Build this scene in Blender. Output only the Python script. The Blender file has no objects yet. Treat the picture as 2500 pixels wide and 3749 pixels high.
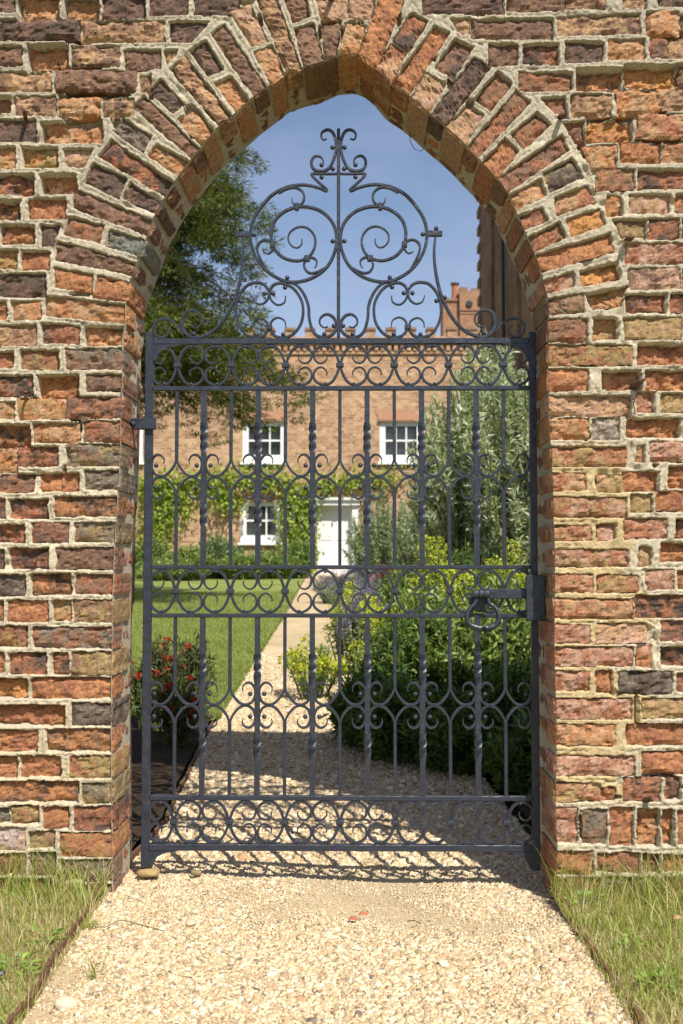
import bpy, math, random
import numpy as np
from mathutils import Vector

random.seed(7)
RNG = np.random.default_rng(11)
scene = bpy.context.scene
COL = scene.collection

# ------------------------------------------------------------------ camera, sky, sun, exposure
PITCH, YAW, CAM_D, CAM_H = math.radians(2.6), math.radians(0.63), 2.9, 0.96
cam = bpy.data.cameras.new('camera')
cam.sensor_fit = 'VERTICAL'; cam.sensor_height = 36.0; cam.lens = 35.0
cam.clip_start = 0.05; cam.clip_end = 2000.0
cam.dof.use_dof = True; cam.dof.focus_distance = 3.0; cam.dof.aperture_fstop = 5.6
cam_o = bpy.data.objects.new('camera', cam); COL.objects.link(cam_o)
cam_o.location = (0, -CAM_D, CAM_H)
cam_o.rotation_euler = (math.pi / 2 + PITCH, 0, YAW)
scene.camera = cam_o

SUN_DIR = Vector((-0.54, 1.0, -1.5))
sun = bpy.data.lights.new('sun', 'SUN'); sun.energy = 5.0; sun.angle = math.radians(0.53); sun.color = (1.0, 0.95, 0.86)
sun_o = bpy.data.objects.new('sun', sun); COL.objects.link(sun_o)
sun_o.location = (3, -9, 15); sun_o.rotation_euler = SUN_DIR.to_track_quat('-Z', 'Y').to_euler()

world = bpy.data.worlds.new('World'); scene.world = world; world.use_nodes = True
wn = world.node_tree.nodes; wl = world.node_tree.links
bg = wn['Background']
sky = wn.new('ShaderNodeTexSky'); sky.sky_type = 'NISHITA'; sky.sun_disc = False
sky.sun_elevation = math.atan2(1.5, math.hypot(0.54, 1.0)); sky.sun_rotation = math.atan2(0.54, -1.0)
sky.air_density = 1.0; sky.dust_density = 0.6; sky.ozone_density = 1.6
tcw = wn.new('ShaderNodeTexCoord'); mpw = wn.new('ShaderNodeMapping'); mpw.inputs['Scale'].default_value = (1.0, 1.0, 3.2)
nzw = wn.new('ShaderNodeTexNoise'); nzw.inputs['Scale'].default_value = 2.6; nzw.inputs['Detail'].default_value = 7; nzw.inputs['Roughness'].default_value = 0.55
mrw = wn.new('ShaderNodeMapRange'); mrw.inputs[1].default_value = 0.36; mrw.inputs[2].default_value = 0.78; mrw.inputs[3].default_value = 0.06; mrw.inputs[4].default_value = 0.5
mxw = wn.new('ShaderNodeMix'); mxw.data_type = 'RGBA'; mxw.inputs[7].default_value = (5.6, 5.5, 7.0, 1)
wl.new(tcw.outputs['Generated'], mpw.inputs[0]); wl.new(mpw.outputs[0], nzw.inputs['Vector']); wl.new(nzw.outputs['Fac'], mrw.inputs[0])
wl.new(mrw.outputs[0], mxw.inputs[0]); wl.new(sky.outputs[0], mxw.inputs[6])          # thin high cloud over the whole sky
wl.new(mxw.outputs[2], bg.inputs[0]); bg.inputs[1].default_value = 0.100

scene.view_settings.view_transform = 'Standard'; scene.view_settings.look = 'None'
scene.view_settings.exposure = 0.42; scene.view_settings.gamma = 1.0
scene.view_settings.use_curve_mapping = False
scene.render.engine = 'CYCLES'
scene.cycles.use_denoising = True
scene.cycles.max_bounces = 6; scene.cycles.transparent_max_bounces = 6

# ------------------------------------------------------------------ measuring: a pixel of the 2500 x 3749 photograph on a vertical plane Y
FPX = 35.0 / 36.0 * 3749.0
_f = np.array([-math.sin(YAW) * math.cos(PITCH), math.cos(YAW) * math.cos(PITCH), math.sin(PITCH)])
_r = np.array([math.cos(YAW), math.sin(YAW), 0.0])
_u = np.cross(_r, _f)
_c = np.array([0.0, -CAM_D, CAM_H])

def at(px, py, Y=0.0):
    d = _f * FPX + _r * (px - 1250.0) - _u * (py - 1874.5)
    return _c + d * ((Y + CAM_D) / d[1])

def zg(y):
    return 0.02 * np.maximum(0.0, np.minimum(np.asarray(y, float), 40.0) - 0.3)

def on_ground(px, py):
    d = _f * FPX + _r * (px - 1250.0) - _u * (py - 1874.5)
    return _c + d * (CAM_H / -d[2])

# ------------------------------------------------------------------ noise
def _hash(ix, iy, s):
    n = (ix.astype(np.int64) * 374761393 + iy.astype(np.int64) * 668265263 + s * 982451653) & 0xffffffff
    n = ((n ^ (n >> 13)) * 1274126177) & 0xffffffff
    return ((n ^ (n >> 16)) & 0xffff) / 65535.0

def vn(x, y, s=0):
    x = np.asarray(x, float); y = np.asarray(y, float)
    ix = np.floor(x); iy = np.floor(y); fx = x - ix; fy = y - iy
    fx = fx * fx * (3 - 2 * fx); fy = fy * fy * (3 - 2 * fy)
    a = _hash(ix, iy, s); b = _hash(ix + 1, iy, s); c = _hash(ix, iy + 1, s); d = _hash(ix + 1, iy + 1, s)
    return (a * (1 - fx) + b * fx) * (1 - fy) + (c * (1 - fx) + d * fx) * fy

def fbm(x, y, s=0, o=3):
    t = 0; a = 0.5; n = 0
    for k in range(o):
        t = t + a * vn(x * 2 ** k, y * 2 ** k, s + k * 17); n += a; a *= 0.5
    return t / n

# ------------------------------------------------------------------ object helpers
def mesh_from(name, verts, faces, mat=None, smooth=False):
    me = bpy.data.meshes.new(name)
    verts = np.asarray(verts, dtype=np.float32)
    if isinstance(faces, np.ndarray):
        n = faces.shape[1]
        me.vertices.add(len(verts)); me.vertices.foreach_set('co', verts.ravel())
        me.loops.add(faces.size); me.loops.foreach_set('vertex_index', faces.astype(np.int32).ravel())
        me.polygons.add(len(faces)); me.polygons.foreach_set('loop_start', np.arange(0, faces.size, n, dtype=np.int32))
        me.update(calc_edges=True)
    else:
        me.from_pydata([tuple(map(float, v)) for v in verts], [], [tuple(f) for f in faces])
    if smooth:
        me.polygons.foreach_set('use_smooth', np.ones(len(me.polygons), dtype=bool))
    if mat: me.materials.append(mat)
    me.update()
    return me

def link(name, me, parent=None, loc=(0, 0, 0), rot=(0, 0, 0)):
    o = bpy.data.objects.new(name, me); COL.objects.link(o)
    o.location = loc; o.rotation_euler = rot
    if parent is not None: o.parent = parent
    return o

def world_loc(o):
    v = np.zeros(3)
    while o is not None:
        v += np.array(o.location); o = o.parent
    return v

def obj(name, verts, faces, mat, parent=None, smooth=False, center=True):
    verts = np.asarray(verts, float)
    c = verts.mean(0) if center else np.zeros(3)
    me = mesh_from(name, verts - c, faces, mat, smooth)
    return link(name, me, parent, c - (world_loc(parent) if parent is not None else 0))

def tag(o, label=None, cat=None, group=None, kind=None):
    if label: o['label'] = label
    if cat: o['category'] = cat
    if group: o['group'] = group
    if kind: o['kind'] = kind
    return o

def thing(name, label, cat, loc=(0, 0, 0), group=None):
    o = bpy.data.objects.new(name, None); COL.objects.link(o); o.location = loc
    o.empty_display_size = 0.1
    return tag(o, label, cat, group)

class MB:
    def __init__(s): s.v = []; s.f = []; s.n = 0
    def add(s, v, f):
        v = np.asarray(v, float)
        s.v.append(v); s.f += [tuple(int(i) + s.n for i in q) for q in f]; s.n += len(v)
        return s
    def box(s, a, b):
        x0, y0, z0 = a; x1, y1, z1 = b
        return s.add([(x0,y0,z0),(x1,y0,z0),(x1,y1,z0),(x0,y1,z0),(x0,y0,z1),(x1,y0,z1),(x1,y1,z1),(x0,y1,z1)],
              [(0,3,2,1),(4,5,6,7),(0,1,5,4),(1,2,6,5),(2,3,7,6),(3,0,4,7)])
    def tube(s, pts, rad, n=8):
        pts = np.asarray(pts, float); rad = np.broadcast_to(np.asarray(rad, float), (len(pts),))
        t = np.gradient(pts, axis=0); t /= np.linalg.norm(t, axis=1)[:, None] + 1e-9
        ref = np.array([0.0, 0, 1]) if abs(t[0][2]) < 0.9 else np.array([1.0, 0, 0])
        vs = []
        for i in range(len(pts)):
            a = np.cross(t[i], ref); a /= np.linalg.norm(a) + 1e-9; b = np.cross(t[i], a)
            for k in range(n):
                q = 2 * math.pi * k / n
                vs.append(pts[i] + rad[i] * (math.cos(q) * a + math.sin(q) * b))
        fs = []
        for i in range(len(pts) - 1):
            for k in range(n):
                k2 = (k + 1) % n
                fs.append((i*n+k, i*n+k2, (i+1)*n+k2, (i+1)*n+k))
        fs.append(tuple(range(n))[::-1]); fs.append(tuple((len(pts)-1)*n+k for k in range(n)))
        return s.add(vs, fs)
    def build(s, name, mat, parent=None, smooth=False):
        return obj(name, np.concatenate(s.v), s.f, mat, parent, smooth)

def set_col(me, cols, name='col', domain='POINT'):
    a = me.attributes.new(name, 'FLOAT_COLOR', domain)
    cols = np.asarray(cols, np.float32)
    if cols.shape[1] == 3: cols = np.concatenate([cols, np.ones((len(cols), 1), np.float32)], 1)
    a.data.foreach_set('color', cols.ravel())

# ------------------------------------------------------------------ materials
class Mat:
    def __init__(s, name, rough=0.9, spec=0.3):
        s.m = bpy.data.materials.new(name); s.m.use_nodes = True
        s.nt = s.m.node_tree; s.N = s.nt.nodes; s.b = s.N['Principled BSDF']; s.out = s.N['Material Output']
        s.b.inputs['Roughness'].default_value = rough; s.b.inputs['Specular IOR Level'].default_value = spec
    def new(s, t, **kw):
        n = s.N.new(t)
        for k, v in kw.items(): setattr(n, k, v)
        return n
    def link(s, a, b): s.nt.links.new(a, b)
    def coord(s, which='Object'): return s.new('ShaderNodeTexCoord').outputs[which]
    def noise(s, vec, scale, detail=4, rough=0.6, w=None):
        n = s.new('ShaderNodeTexNoise'); n.inputs['Scale'].default_value = scale
        n.inputs['Detail'].default_value = detail; n.inputs['Roughness'].default_value = rough
        if w is not None: n.noise_dimensions = '4D'; s.link(w, n.inputs['W'])
        s.link(vec, n.inputs['Vector']); return n.outputs['Fac']
    def ramp(s, fac, stops):
        r = s.new('ShaderNodeValToRGB'); e = r.color_ramp.elements
        while len(e) < len(stops): e.new(0.5)
        for i, (p, c) in enumerate(stops):
            e[i].position = p; e[i].color = (*c, 1) if len(c) == 3 else c
        s.link(fac, r.inputs[0]); return r.outputs[0]
    def rng(s, fac, a, b, c=0.0, d=1.0):
        r = s.new('ShaderNodeMapRange'); r.inputs[1].default_value = a; r.inputs[2].default_value = b
        r.inputs[3].default_value = c; r.inputs[4].default_value = d; s.link(fac, r.inputs[0]); return r.outputs[0]
    def mix(s, fac, a, b, mode='MIX'):
        m = s.new('ShaderNodeMix', data_type='RGBA', blend_type=mode)
        for sock, val in ((m.inputs[0], fac), (m.inputs[6], a), (m.inputs[7], b)):
            if hasattr(val, 'is_linked'): s.link(val, sock)
            elif isinstance(val, (int, float)): sock.default_value = val
            else: sock.default_value = (*val, 1) if len(val) == 3 else val
        return m.outputs[2]
    def math(s, op, a, b=0.5):
        m = s.new('ShaderNodeMath', operation=op)
        for i, v in enumerate((a, b)):
            if hasattr(v, 'is_linked'): s.link(v, m.inputs[i])
            else: m.inputs[i].default_value = v
        return m.outputs[0]
    def attr(s, name):
        a = s.new('ShaderNodeAttribute'); a.attribute_name = name; return a.outputs['Color']
    def bump(s, h, strength=0.5, dist=0.01, prev=None):
        b = s.new('ShaderNodeBump'); b.inputs['Strength'].default_value = strength; b.inputs['Distance'].default_value = dist
        s.link(h, b.inputs['Height'])
        if prev is not None: s.link(prev, b.inputs['Normal'])
        s.link(b.outputs[0], s.b.inputs['Normal']); return b.outputs[0]
    def color(s, c):
        if hasattr(c, 'is_linked'): s.link(c, s.b.inputs['Base Color'])
        else: s.b.inputs['Base Color'].default_value = (*c, 1)
        return s

def m_brick():
    M = Mat('old_brick', 0.92, 0.2)
    v = M.coord('Object'); oi = M.new('ShaderNodeObjectInfo')
    w = M.math('MULTIPLY', oi.outputs['Random'], 40.0)
    n1 = M.noise(v, 22, 6, 0.65, w)
    base = M.mix(M.rng(n1, 0.44, 0.57), oi.outputs['Color'], M.attr('c2'))
    n2 = M.noise(v, 110, 5, 0.7, w)
    base = M.mix(1.0, base, M.ramp(n2, [(0.30, (0.30, 0.27, 0.26)), (0.47, (1.0, 1.0, 1.0)), (0.72, (1.5, 1.4, 1.25))]), 'MULTIPLY')
    n3 = M.noise(v, 48, 5, 0.72, w)
    sep = M.new('ShaderNodeSeparateColor'); M.link(M.attr('wear'), sep.inputs[0])
    pale = M.math('MULTIPLY', M.rng(n3, 0.60, 0.67), sep.outputs[0])
    base = M.mix(pale, base, (0.50, 0.44, 0.34))
    dark = M.math('MULTIPLY', M.rng(M.noise(v, 36, 6, 0.75, w), 0.58, 0.66), sep.outputs[1])
    base = M.mix(dark, base, (0.045, 0.038, 0.032))
    yel = M.math('MULTIPLY', M.rng(M.noise(v, 30, 6, 0.7, w), 0.50, 0.62), sep.outputs[2])
    base = M.mix(yel, base, (0.48, 0.36, 0.13))
    pit = M.new('ShaderNodeTexVoronoi'); pit.inputs['Scale'].default_value = 75; M.link(v, pit.inputs['Vector'])
    pitf = M.rng(pit.outputs['Distance'], 0.12, 0.28)
    pm = M.rng(M.noise(v, 30, 2, 0.5, w), 0.48, 0.6)
    pits = M.math('MAXIMUM', pitf, M.math('SUBTRACT', 1.0, pm))
    base = M.mix(M.math('MULTIPLY', M.math('SUBTRACT', 1.0, pits), 0.5), base, (0.07, 0.04, 0.03))
    M.color(base)
    b1 = M.bump(M.noise(v, 85, 9, 0.85, w), 0.9, 0.013)
    b2 = M.bump(M.noise(v, 190, 5, 0.75, w), 0.8, 0.006, b1)
    M.bump(pits, 0.9, 0.006, b2)
    return M.m

def m_mortar():
    M = Mat('lime_mortar', 0.95, 0.15)
    v = M.coord('Object')
    base = M.mix(1.0, M.attr('col'), M.ramp(M.noise(v, 160, 5, 0.7), [(0.3, (0.42, 0.40, 0.36)), (0.47, (1, 1, 1)), (0.72, (1.22, 1.22, 1.2))]), 'MULTIPLY')
    base = M.mix(M.rng(M.noise(v, 28, 6, 0.7), 0.60, 0.72, 0, 0.65), base, (0.17, 0.145, 0.10))
    base = M.mix(M.rng(M.noise(v, 19, 6, 0.7), 0.60, 0.70, 0, 0.7), base, (0.74, 0.70, 0.60))
    M.color(base)
    b = M.bump(M.noise(v, 120, 7, 0.8), 0.8, 0.006)
    M.bump(M.noise(v, 420, 3, 0.6), 0.5, 0.002, b)
    return M.m

def m_brickwork(name, scale=1.0, dark=1.0, cols=((0.42, 0.20, 0.10), (0.50, 0.28, 0.14)), mort=(0.50, 0.40, 0.26), axis='XZ'):
    M = Mat(name, 0.92, 0.2)
    v = M.coord('Object')
    sx = M.new('ShaderNodeSeparateXYZ'); M.link(v, sx.inputs[0])
    cb = M.new('ShaderNodeCombineXYZ')
    M.link(sx.outputs[0 if axis[0] == 'X' else 1], cb.inputs[0]); M.link(sx.outputs[2], cb.inputs[1])
    def bt(c1, c2, mo):
        t = M.new('ShaderNodeTexBrick'); M.link(cb.outputs[0], t.inputs['Vector'])
        t.inputs['Scale'].default_value = scale
        t.inputs['Brick Width'].default_value = 0.17; t.inputs['Row Height'].default_value = 0.076
        t.inputs['Mortar Size'].default_value = 0.006; t.inputs['Mortar Smooth'].default_value = 0.2
        t.inputs['Color1'].default_value = (*c1, 1); t.inputs['Color2'].default_value = (*c2, 1); t.inputs['Mortar'].default_value = (*mo, 1)
        return t
    t = bt(cols[0], cols[1], mort)
    base = M.mix(M.rng(M.noise(v, 9.0, 5, 0.75), 0.52, 0.66, 0, 0.75), t.outputs['Color'], (0.23, 0.12, 0.08))
    base = M.mix(M.rng(M.noise(v, 1.3, 5, 0.65), 0.42, 0.7, 0, 0.5), base, (0.52, 0.36, 0.22))
    base = M.mix(M.rng(M.noise(v, 0.7, 6, 0.7), 0.50, 0.72, 0, 0.55), base, (0.26, 0.15, 0.10))
    base = M.mix(1.0, base, M.ramp(M.noise(v, 60, 4, 0.7), [(0.3, (0.7, 0.68, 0.66)), (0.7, (1.25, 1.22, 1.2))]), 'MULTIPLY')
    M.color(base)
    M.bump(M.math('ADD', M.math('MULTIPLY', t.outputs['Fac'], -0.6), M.noise(v, 45, 4, 0.7)), 0.7, 0.012)
    return M.m

def m_iron():
    M = Mat('painted_iron', 0.42, 0.5)
    v = M.coord('Object')
    base = M.ramp(M.noise(v, 35, 5, 0.65), [(0.3, (0.019, 0.023, 0.034)), (0.7, (0.032, 0.038, 0.053))])
    base = M.mix(M.rng(M.noise(v, 130, 5, 0.75), 0.66, 0.70, 0, 0.9), base, (0.17, 0.17, 0.18))
    base = M.mix(M.rng(M.noise(v, 60, 5, 0.75), 0.70, 0.76, 0, 0.7), base, (0.14, 0.075, 0.04))
    M.color(base)
    M.link(M.rng(M.noise(v, 50, 4, 0.6), 0.3, 0.7, 0.26, 0.46), M.b.inputs['Roughness'])
    b = M.bump(M.noise(v, 90, 5, 0.6), 0.35, 0.004)
    M.bump(M.noise(v, 28, 2, 0.5), 0.35, 0.012, b)
    return M.m

def m_rust():
    M = Mat('rusty_iron', 0.85, 0.3); v = M.coord('Object')
    M.color(M.ramp(M.noise(v, 80, 5, 0.7), [(0.3, (0.06, 0.035, 0.025)), (0.55, (0.15, 0.07, 0.04)), (0.75, (0.24, 0.11, 0.06))]))
    M.bump(M.noise(v, 150, 5, 0.7), 0.8, 0.004); return M.m

def m_attr(name, rough=0.9, spec=0.2, bump=None, speck=None):
    M = Mat(name, rough, spec); c = M.attr('col')
    if speck:
        c = M.mix(1.0, c, M.ramp(M.noise(M.coord('Object'), speck, 4, 0.7), [(0.3, (0.7, 0.68, 0.65)), (0.7, (1.2, 1.2, 1.2))]), 'MULTIPLY')
    M.color(c)
    if bump: M.bump(M.noise(M.coord('Object'), bump, 4, 0.7), 0.5, 0.004)
    return M.m

def m_leaf(name, trans=0.35, rough=0.5, spec=0.35):
    M = Mat(name, rough, spec); c = M.attr('col'); M.color(c)
    t = M.new('ShaderNodeBsdfTranslucent')
    tc = M.mix(1.0, c, (1.25, 1.3, 0.7), 'MULTIPLY'); M.link(tc, t.inputs[0])
    mx = M.new('ShaderNodeMixShader'); mx.inputs[0].default_value = trans
    M.link(M.b.outputs[0], mx.inputs[1]); M.link(t.outputs[0], mx.inputs[2]); M.link(mx.outputs[0], M.out.inputs[0])
    return M.m

def m_plain(name, c1, c2, scale, rough=0.9, spec=0.2, bs=None, bd=0.01, detail=6):
    M = Mat(name, rough, spec); v = M.coord('Object')
    M.color(M.ramp(M.noise(v, scale, detail, 0.7), [(0.32, c1), (0.68, c2)]))
    if bs: M.bump(M.noise(v, bs, 6, 0.7), 0.7, bd)
    return M.m

def m_ground(name, stops, s1, s2, bump, bd):
    M = Mat(name, 0.95, 0.1); v = M.coord('Object')
    a = M.ramp(M.noise(v, s1, 7, 0.75), stops)
    M.color(M.mix(1.0, a, M.ramp(M.noise(v, s2, 4, 0.6), [(0.3, (0.78, 0.78, 0.76)), (0.7, (1.15, 1.15, 1.12))]), 'MULTIPLY'))
    M.bump(M.noise(v, bump, 5, 0.7), 0.8, bd); return M.m

BRICK = m_brick(); MORTAR = m_mortar(); IRON = m_iron(); RUST = m_rust()
HOUSE = m_brickwork('house_brickwork', cols=((0.30, 0.145, 0.08), (0.64, 0.42, 0.25)), mort=(0.60, 0.50, 0.36))
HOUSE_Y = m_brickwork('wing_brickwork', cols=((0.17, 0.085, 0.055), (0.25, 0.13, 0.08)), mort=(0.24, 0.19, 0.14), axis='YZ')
HOUSE_D = m_brickwork('turret_brickwork', cols=((0.27, 0.13, 0.075), (0.36, 0.19, 0.11)), mort=(0.36, 0.29, 0.2))
WALLEXT = m_brickwork('garden_brickwork', cols=((0.36, 0.15, 0.075), (0.47, 0.22, 0.10)), mort=(0.52, 0.46, 0.34))
WHITE = m_plain('white_paint', (0.76, 0.76, 0.74), (0.82, 0.82, 0.80), 6, 0.5, 0.4)
LEAF = m_leaf('leaf'); LEAF_MATT = m_leaf('leaf_matt', 0.3, 0.7, 0.2); PETAL = m_leaf('petal', 0.4, 0.7, 0.1)
STEM = m_plain('green_stem', (0.10, 0.13, 0.04), (0.16, 0.18, 0.06), 30)
STRAW_M = m_plain('straw', (0.52, 0.43, 0.24), (0.66, 0.56, 0.34), 40)
BARK = m_plain('bark', (0.07, 0.045, 0.03), (0.16, 0.10, 0.065), 25, 0.95, 0.1, 30, 0.03)
STONE_A = m_attr('pebble', 0.85, 0.25, speck=120)
GRASS_M = m_leaf('grass_blade', 0.35, 0.55, 0.3)
GRAVEL_M = m_ground('gravel_bed', [(0.3, (0.30, 0.22, 0.13)), (0.5, (0.52, 0.40, 0.25)), (0.7, (0.62, 0.50, 0.33))], 130, 2.2, 120, 0.008)
LAWN_M = m_ground('lawn_turf', [(0.3, (0.15, 0.19, 0.045)), (0.52, (0.24, 0.28, 0.075)), (0.75, (0.34, 0.36, 0.13))], 22, 1.1, 60, 0.03)
SOIL_M = m_ground('bed_soil', [(0.3, (0.03, 0.02, 0.014)), (0.55, (0.07, 0.047, 0.032)), (0.8, (0.16, 0.11, 0.075))], 60, 3, 60, 0.04)
VERGE_M = m_ground('verge_thatch', [(0.3, (0.14, 0.13, 0.05)), (0.55, (0.30, 0.26, 0.11)), (0.8, (0.42, 0.37, 0.18))], 60, 4, 70, 0.02)
GROUND_M = m_ground('distant_ground', [(0.3, (0.08, 0.10, 0.03)), (0.7, (0.15, 0.17, 0.06))], 4, 0.4, 8, 0.05)

def m_glass():
    M = Mat('window_glass', 0.05, 0.6); v = M.coord('Object')
    M.color(M.ramp(M.noise(v, 3.0, 4, 0.6), [(0.35, (0.012, 0.013, 0.014)), (0.65, (0.05, 0.052, 0.055))]))
    M.bump(M.noise(v, 5, 2, 0.5), 0.05, 0.02); return M.m
GLASS = m_glass()
DARKMETAL = m_plain('black_pipe', (0.02, 0.02, 0.022), (0.04, 0.04, 0.045), 20, 0.5, 0.4)
TERRA = m_plain('terracotta', (0.36, 0.13, 0.06), (0.50, 0.20, 0.10), 10)
TERRA_B = m_plain('rubbed_brick', (0.40, 0.20, 0.12), (0.54, 0.31, 0.20), 14, 0.92, 0.1, 50, 0.01)
CAPSTONE = m_plain('weathered_coping', (0.20, 0.12, 0.085), (0.33, 0.20, 0.13), 14, 0.95, 0.1, 40, 0.01)

# ================================================================== SETTING
def sheet(name, xs, ys, zfun, mat, label, cat, noise_amp=0.0, kind='structure', sc=6.0, inside=None):
    X, Y = np.meshgrid(xs, ys)
    if inside is not None: X = inside(X, Y)
    Z = zfun(X, Y)
    if noise_amp: Z = Z + (fbm(X * sc, Y * sc, 5) - 0.5) * noise_amp
    v = np.stack([X, Y, Z], -1).reshape(-1, 3); nx = len(xs); ny = len(ys)
    i = np.arange(nx * ny).reshape(ny, nx)
    f = np.stack([i[:-1, :-1], i[:-1, 1:], i[1:, 1:], i[1:, :-1]], -1).reshape(-1, 4)
    o = obj(name, v, f, mat, None, True, center=False)
    return tag(o, label, cat, kind=kind)

sheet('ground', [-300, -60, -20, 0, 20, 60, 300], [-60, -10, 0.3, 10, 20, 30, 40, 120, 600], lambda X, Y: zg(Y) - 0.05,
      GROUND_M, 'plain earth and grass lying beneath the whole garden', 'ground')

# edges of the gravel path: front of the gate and in the garden
eL0, eL1 = on_ground(60, 3749), on_ground(402, 3232)
eR0, eR1 = on_ground(2332, 3749), on_ground(2006, 3232)
def path_left(y):
    y = np.asarray(y, float)
    f = eL1[0] + (y - eL1[1]) * (eL0[0] - eL1[0]) / (eL0[1] - eL1[1])
    return np.where(y < 0.05, f, np.interp(y, [0.05, 0.3, 0.7, 2.3, 10, 25], [-0.70, -0.70, -0.66, -0.75, -0.88, -1.25]))
def path_right(y):
    y = np.asarray(y, float)
    f = eR1[0] + (y - eR1[1]) * (eR0[0] - eR1[0]) / (eR0[1] - eR1[1])
    return np.where(y < 0.05, f, np.interp(y, [0.05, 0.3, 0.7, 2.3, 10, 25], [0.62, 0.62, 0.60, 0.50, 0.40, 0.0]))

def path_z(x, y):
    return zg(y) - (0.010 + 0.030 * np.clip((np.asarray(x) + 0.45) / 0.5, 0, 1)) * np.exp(-((np.asarray(y) - 0.12) / 0.30) ** 2)
t = np.linspace(0, 1, 46)
sheet('gravel_path', t, np.concatenate([np.linspace(-4.0, -1.0, 8), np.linspace(-0.9, 4.0, 120), np.linspace(4.3, 25.0, 40)]),
      lambda X, Y: path_z(X, Y), GRAVEL_M, 'pale gravel path running through the gateway towards the house', 'path', 0.016,
      inside=lambda X, Y: path_left(Y) + (path_right(Y) - path_left(Y)) * X)
sheet('verge_soil', np.linspace(0, 1, 40), np.linspace(-4.0, 0.05, 60), lambda X, Y: np.full_like(X, 0.004) + 0.0 * Y, VERGE_M,
      'dry thatch under the grass verge at the foot of the left pier', 'verge', 0.02,
      inside=lambda X, Y: path_left(Y) - 0.012 - X * 2.5)
sheet('verge_soil', np.linspace(0, 1, 40), np.linspace(-4.0, 0.05, 60), lambda X, Y: np.full_like(X, 0.004) + 0.0 * Y, VERGE_M,
      'dry thatch under the grass verge at the foot of the right pier', 'verge', 0.02,
      inside=lambda X, Y: path_right(Y) + 0.012 + X * 2.5)
sheet('lawn', np.linspace(0, 1, 30), np.linspace(2.7, 24.0, 80), lambda X, Y: zg(Y) + 0.006, LAWN_M,
      'mown green lawn beside the gravel path beyond the gate', 'lawn', 0.02, sc=2.0,
      inside=lambda X, Y: path_left(Y) - 0.02 - X * 14.0)
sheet('flower_bed', np.linspace(0, 1, 30), np.linspace(0.27, 2.7, 40), lambda X, Y: zg(Y) + 0.012, SOIL_M,
      'dark soil bed with red wallflowers behind the left pier', 'flower bed', 0.04, sc=8,
      inside=lambda X, Y: path_left(Y) - 0.03 - X * 2.2)
sheet('planting_bed', np.linspace(0, 1, 30), np.linspace(0.27, 24.0, 60), lambda X, Y: zg(Y) + 0.012, SOIL_M,
      'dark soil of the planted border to the right of the path', 'flower bed', 0.04, sc=8,
      inside=lambda X, Y: path_right(Y) + 0.03 + X * 4.5)

# ------------------------------------------------------------------ edging strips
def edging(name, fn, y0, y1, mat, label, h=0.030, th=0.0045):
    ys = np.linspace(y0, y1, 40); xs = fn(ys) + (fbm(ys * 9, ys * 0, 3) - 0.5) * 0.02
    z0 = zg(ys) - 0.03; z1 = zg(ys) + h + (fbm(ys * 14, ys * 0 + 4, 8) - 0.5) * 0.012
    v = []
    for i in range(len(ys)):
        v += [(xs[i]-th, ys[i], z0[i]), (xs[i]+th, ys[i], z0[i]), (xs[i]+th, ys[i], z1[i]), (xs[i]-th, ys[i], z1[i])]
    f = []
    for i in range(len(ys) - 1):
        for k in range(4): f.append((i*4+k, i*4+(k+1)%4, (i+1)*4+(k+1)%4, (i+1)*4+k))
    f += [(3,2,1,0), tuple(len(v)-4+k for k in range(4))]
    return tag(obj(name, v, f, mat), label, 'edging', 'metal edging along the gravel')
edging('edging_strip', path_left, -3.0, -0.02, RUST, 'rusty metal edging between the left grass verge and the gravel')
edging('edging_strip', path_right, -3.0, -0.02, RUST, 'rusty metal edging between the right grass verge and the gravel', 0.02)
edging('edging_strip', lambda y: path_left(y) - 0.01, 0.3, 2.6, RUST, 'thin rusty edging along the soil bed behind the left pier', 0.012)

# ================================================================== THE GARDEN WALL
T = 0.26                                   # wall thickness
wall = thing('garden_wall', 'old red brick garden wall with a pointed archway framing the gate', 'wall', (0, 0, 0))

PAL = dict(P=(0.235, 0.140, 0.105), D=(0.140, 0.098, 0.082), B=(0.32, 0.185, 0.12), O=(0.58, 0.27, 0.125), R=(0.45, 0.195, 0.11),
           K=(0.62, 0.38, 0.27), G=(0.26, 0.215, 0.165), M=(0.45, 0.32, 0.155), T=(0.60, 0.37, 0.21), W=(0.68, 0.56, 0.49),
           X=(0.25, 0.27, 0.245), Y=(0.66, 0.32, 0.115))

# opening outline, measured along the front arris (photograph pixels)
OPEN_PX = [(410,3330),(409,3090),(408,2900),(406,2700),(407,2500),(410,2300),(413,2140),(418,2000),(427,1870),(434,1760),(440,1650),
 (441,1560),(445,1470),(446,1380),(447,1290),(447,1240),(457,1184),(459,1110),(471,1040),(487,1000),(505,950),(522,905),(540,860),
 (560,800),(592,742),(622,690),(655,640),(692,592),(728,548),(765,500),(800,462),(850,425),(890,388),(930,352),(980,315),(1040,268),
 (1099,248),(1150,235),(1187,222),(1235,200),(1300,195),(1345,212),(1381,245),(1427,300),(1480,335),(1535,378),(1585,425),(1640,470),
 (1690,515),(1735,565),(1790,620),(1835,672),(1865,715),(1885,765),(1905,805),(1930,865),(1955,920),(1975,975),(1990,1030),(2003,1080),
 (2010,1140),(2010,1200),(2007,1290),(2008,1400),(2010,1560),(2020,1670),(2025,1830),(2031,2000),(2032,2130),(2029,2320),(2032,2460),
 (2036,2600),(2038,2690),(2036,2800),(2034,2950),(2040,3100),(2040,3330)]
OPEN = np.array([at(x, y)[[0, 2]] for x, y in OPEN_PX])

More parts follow.
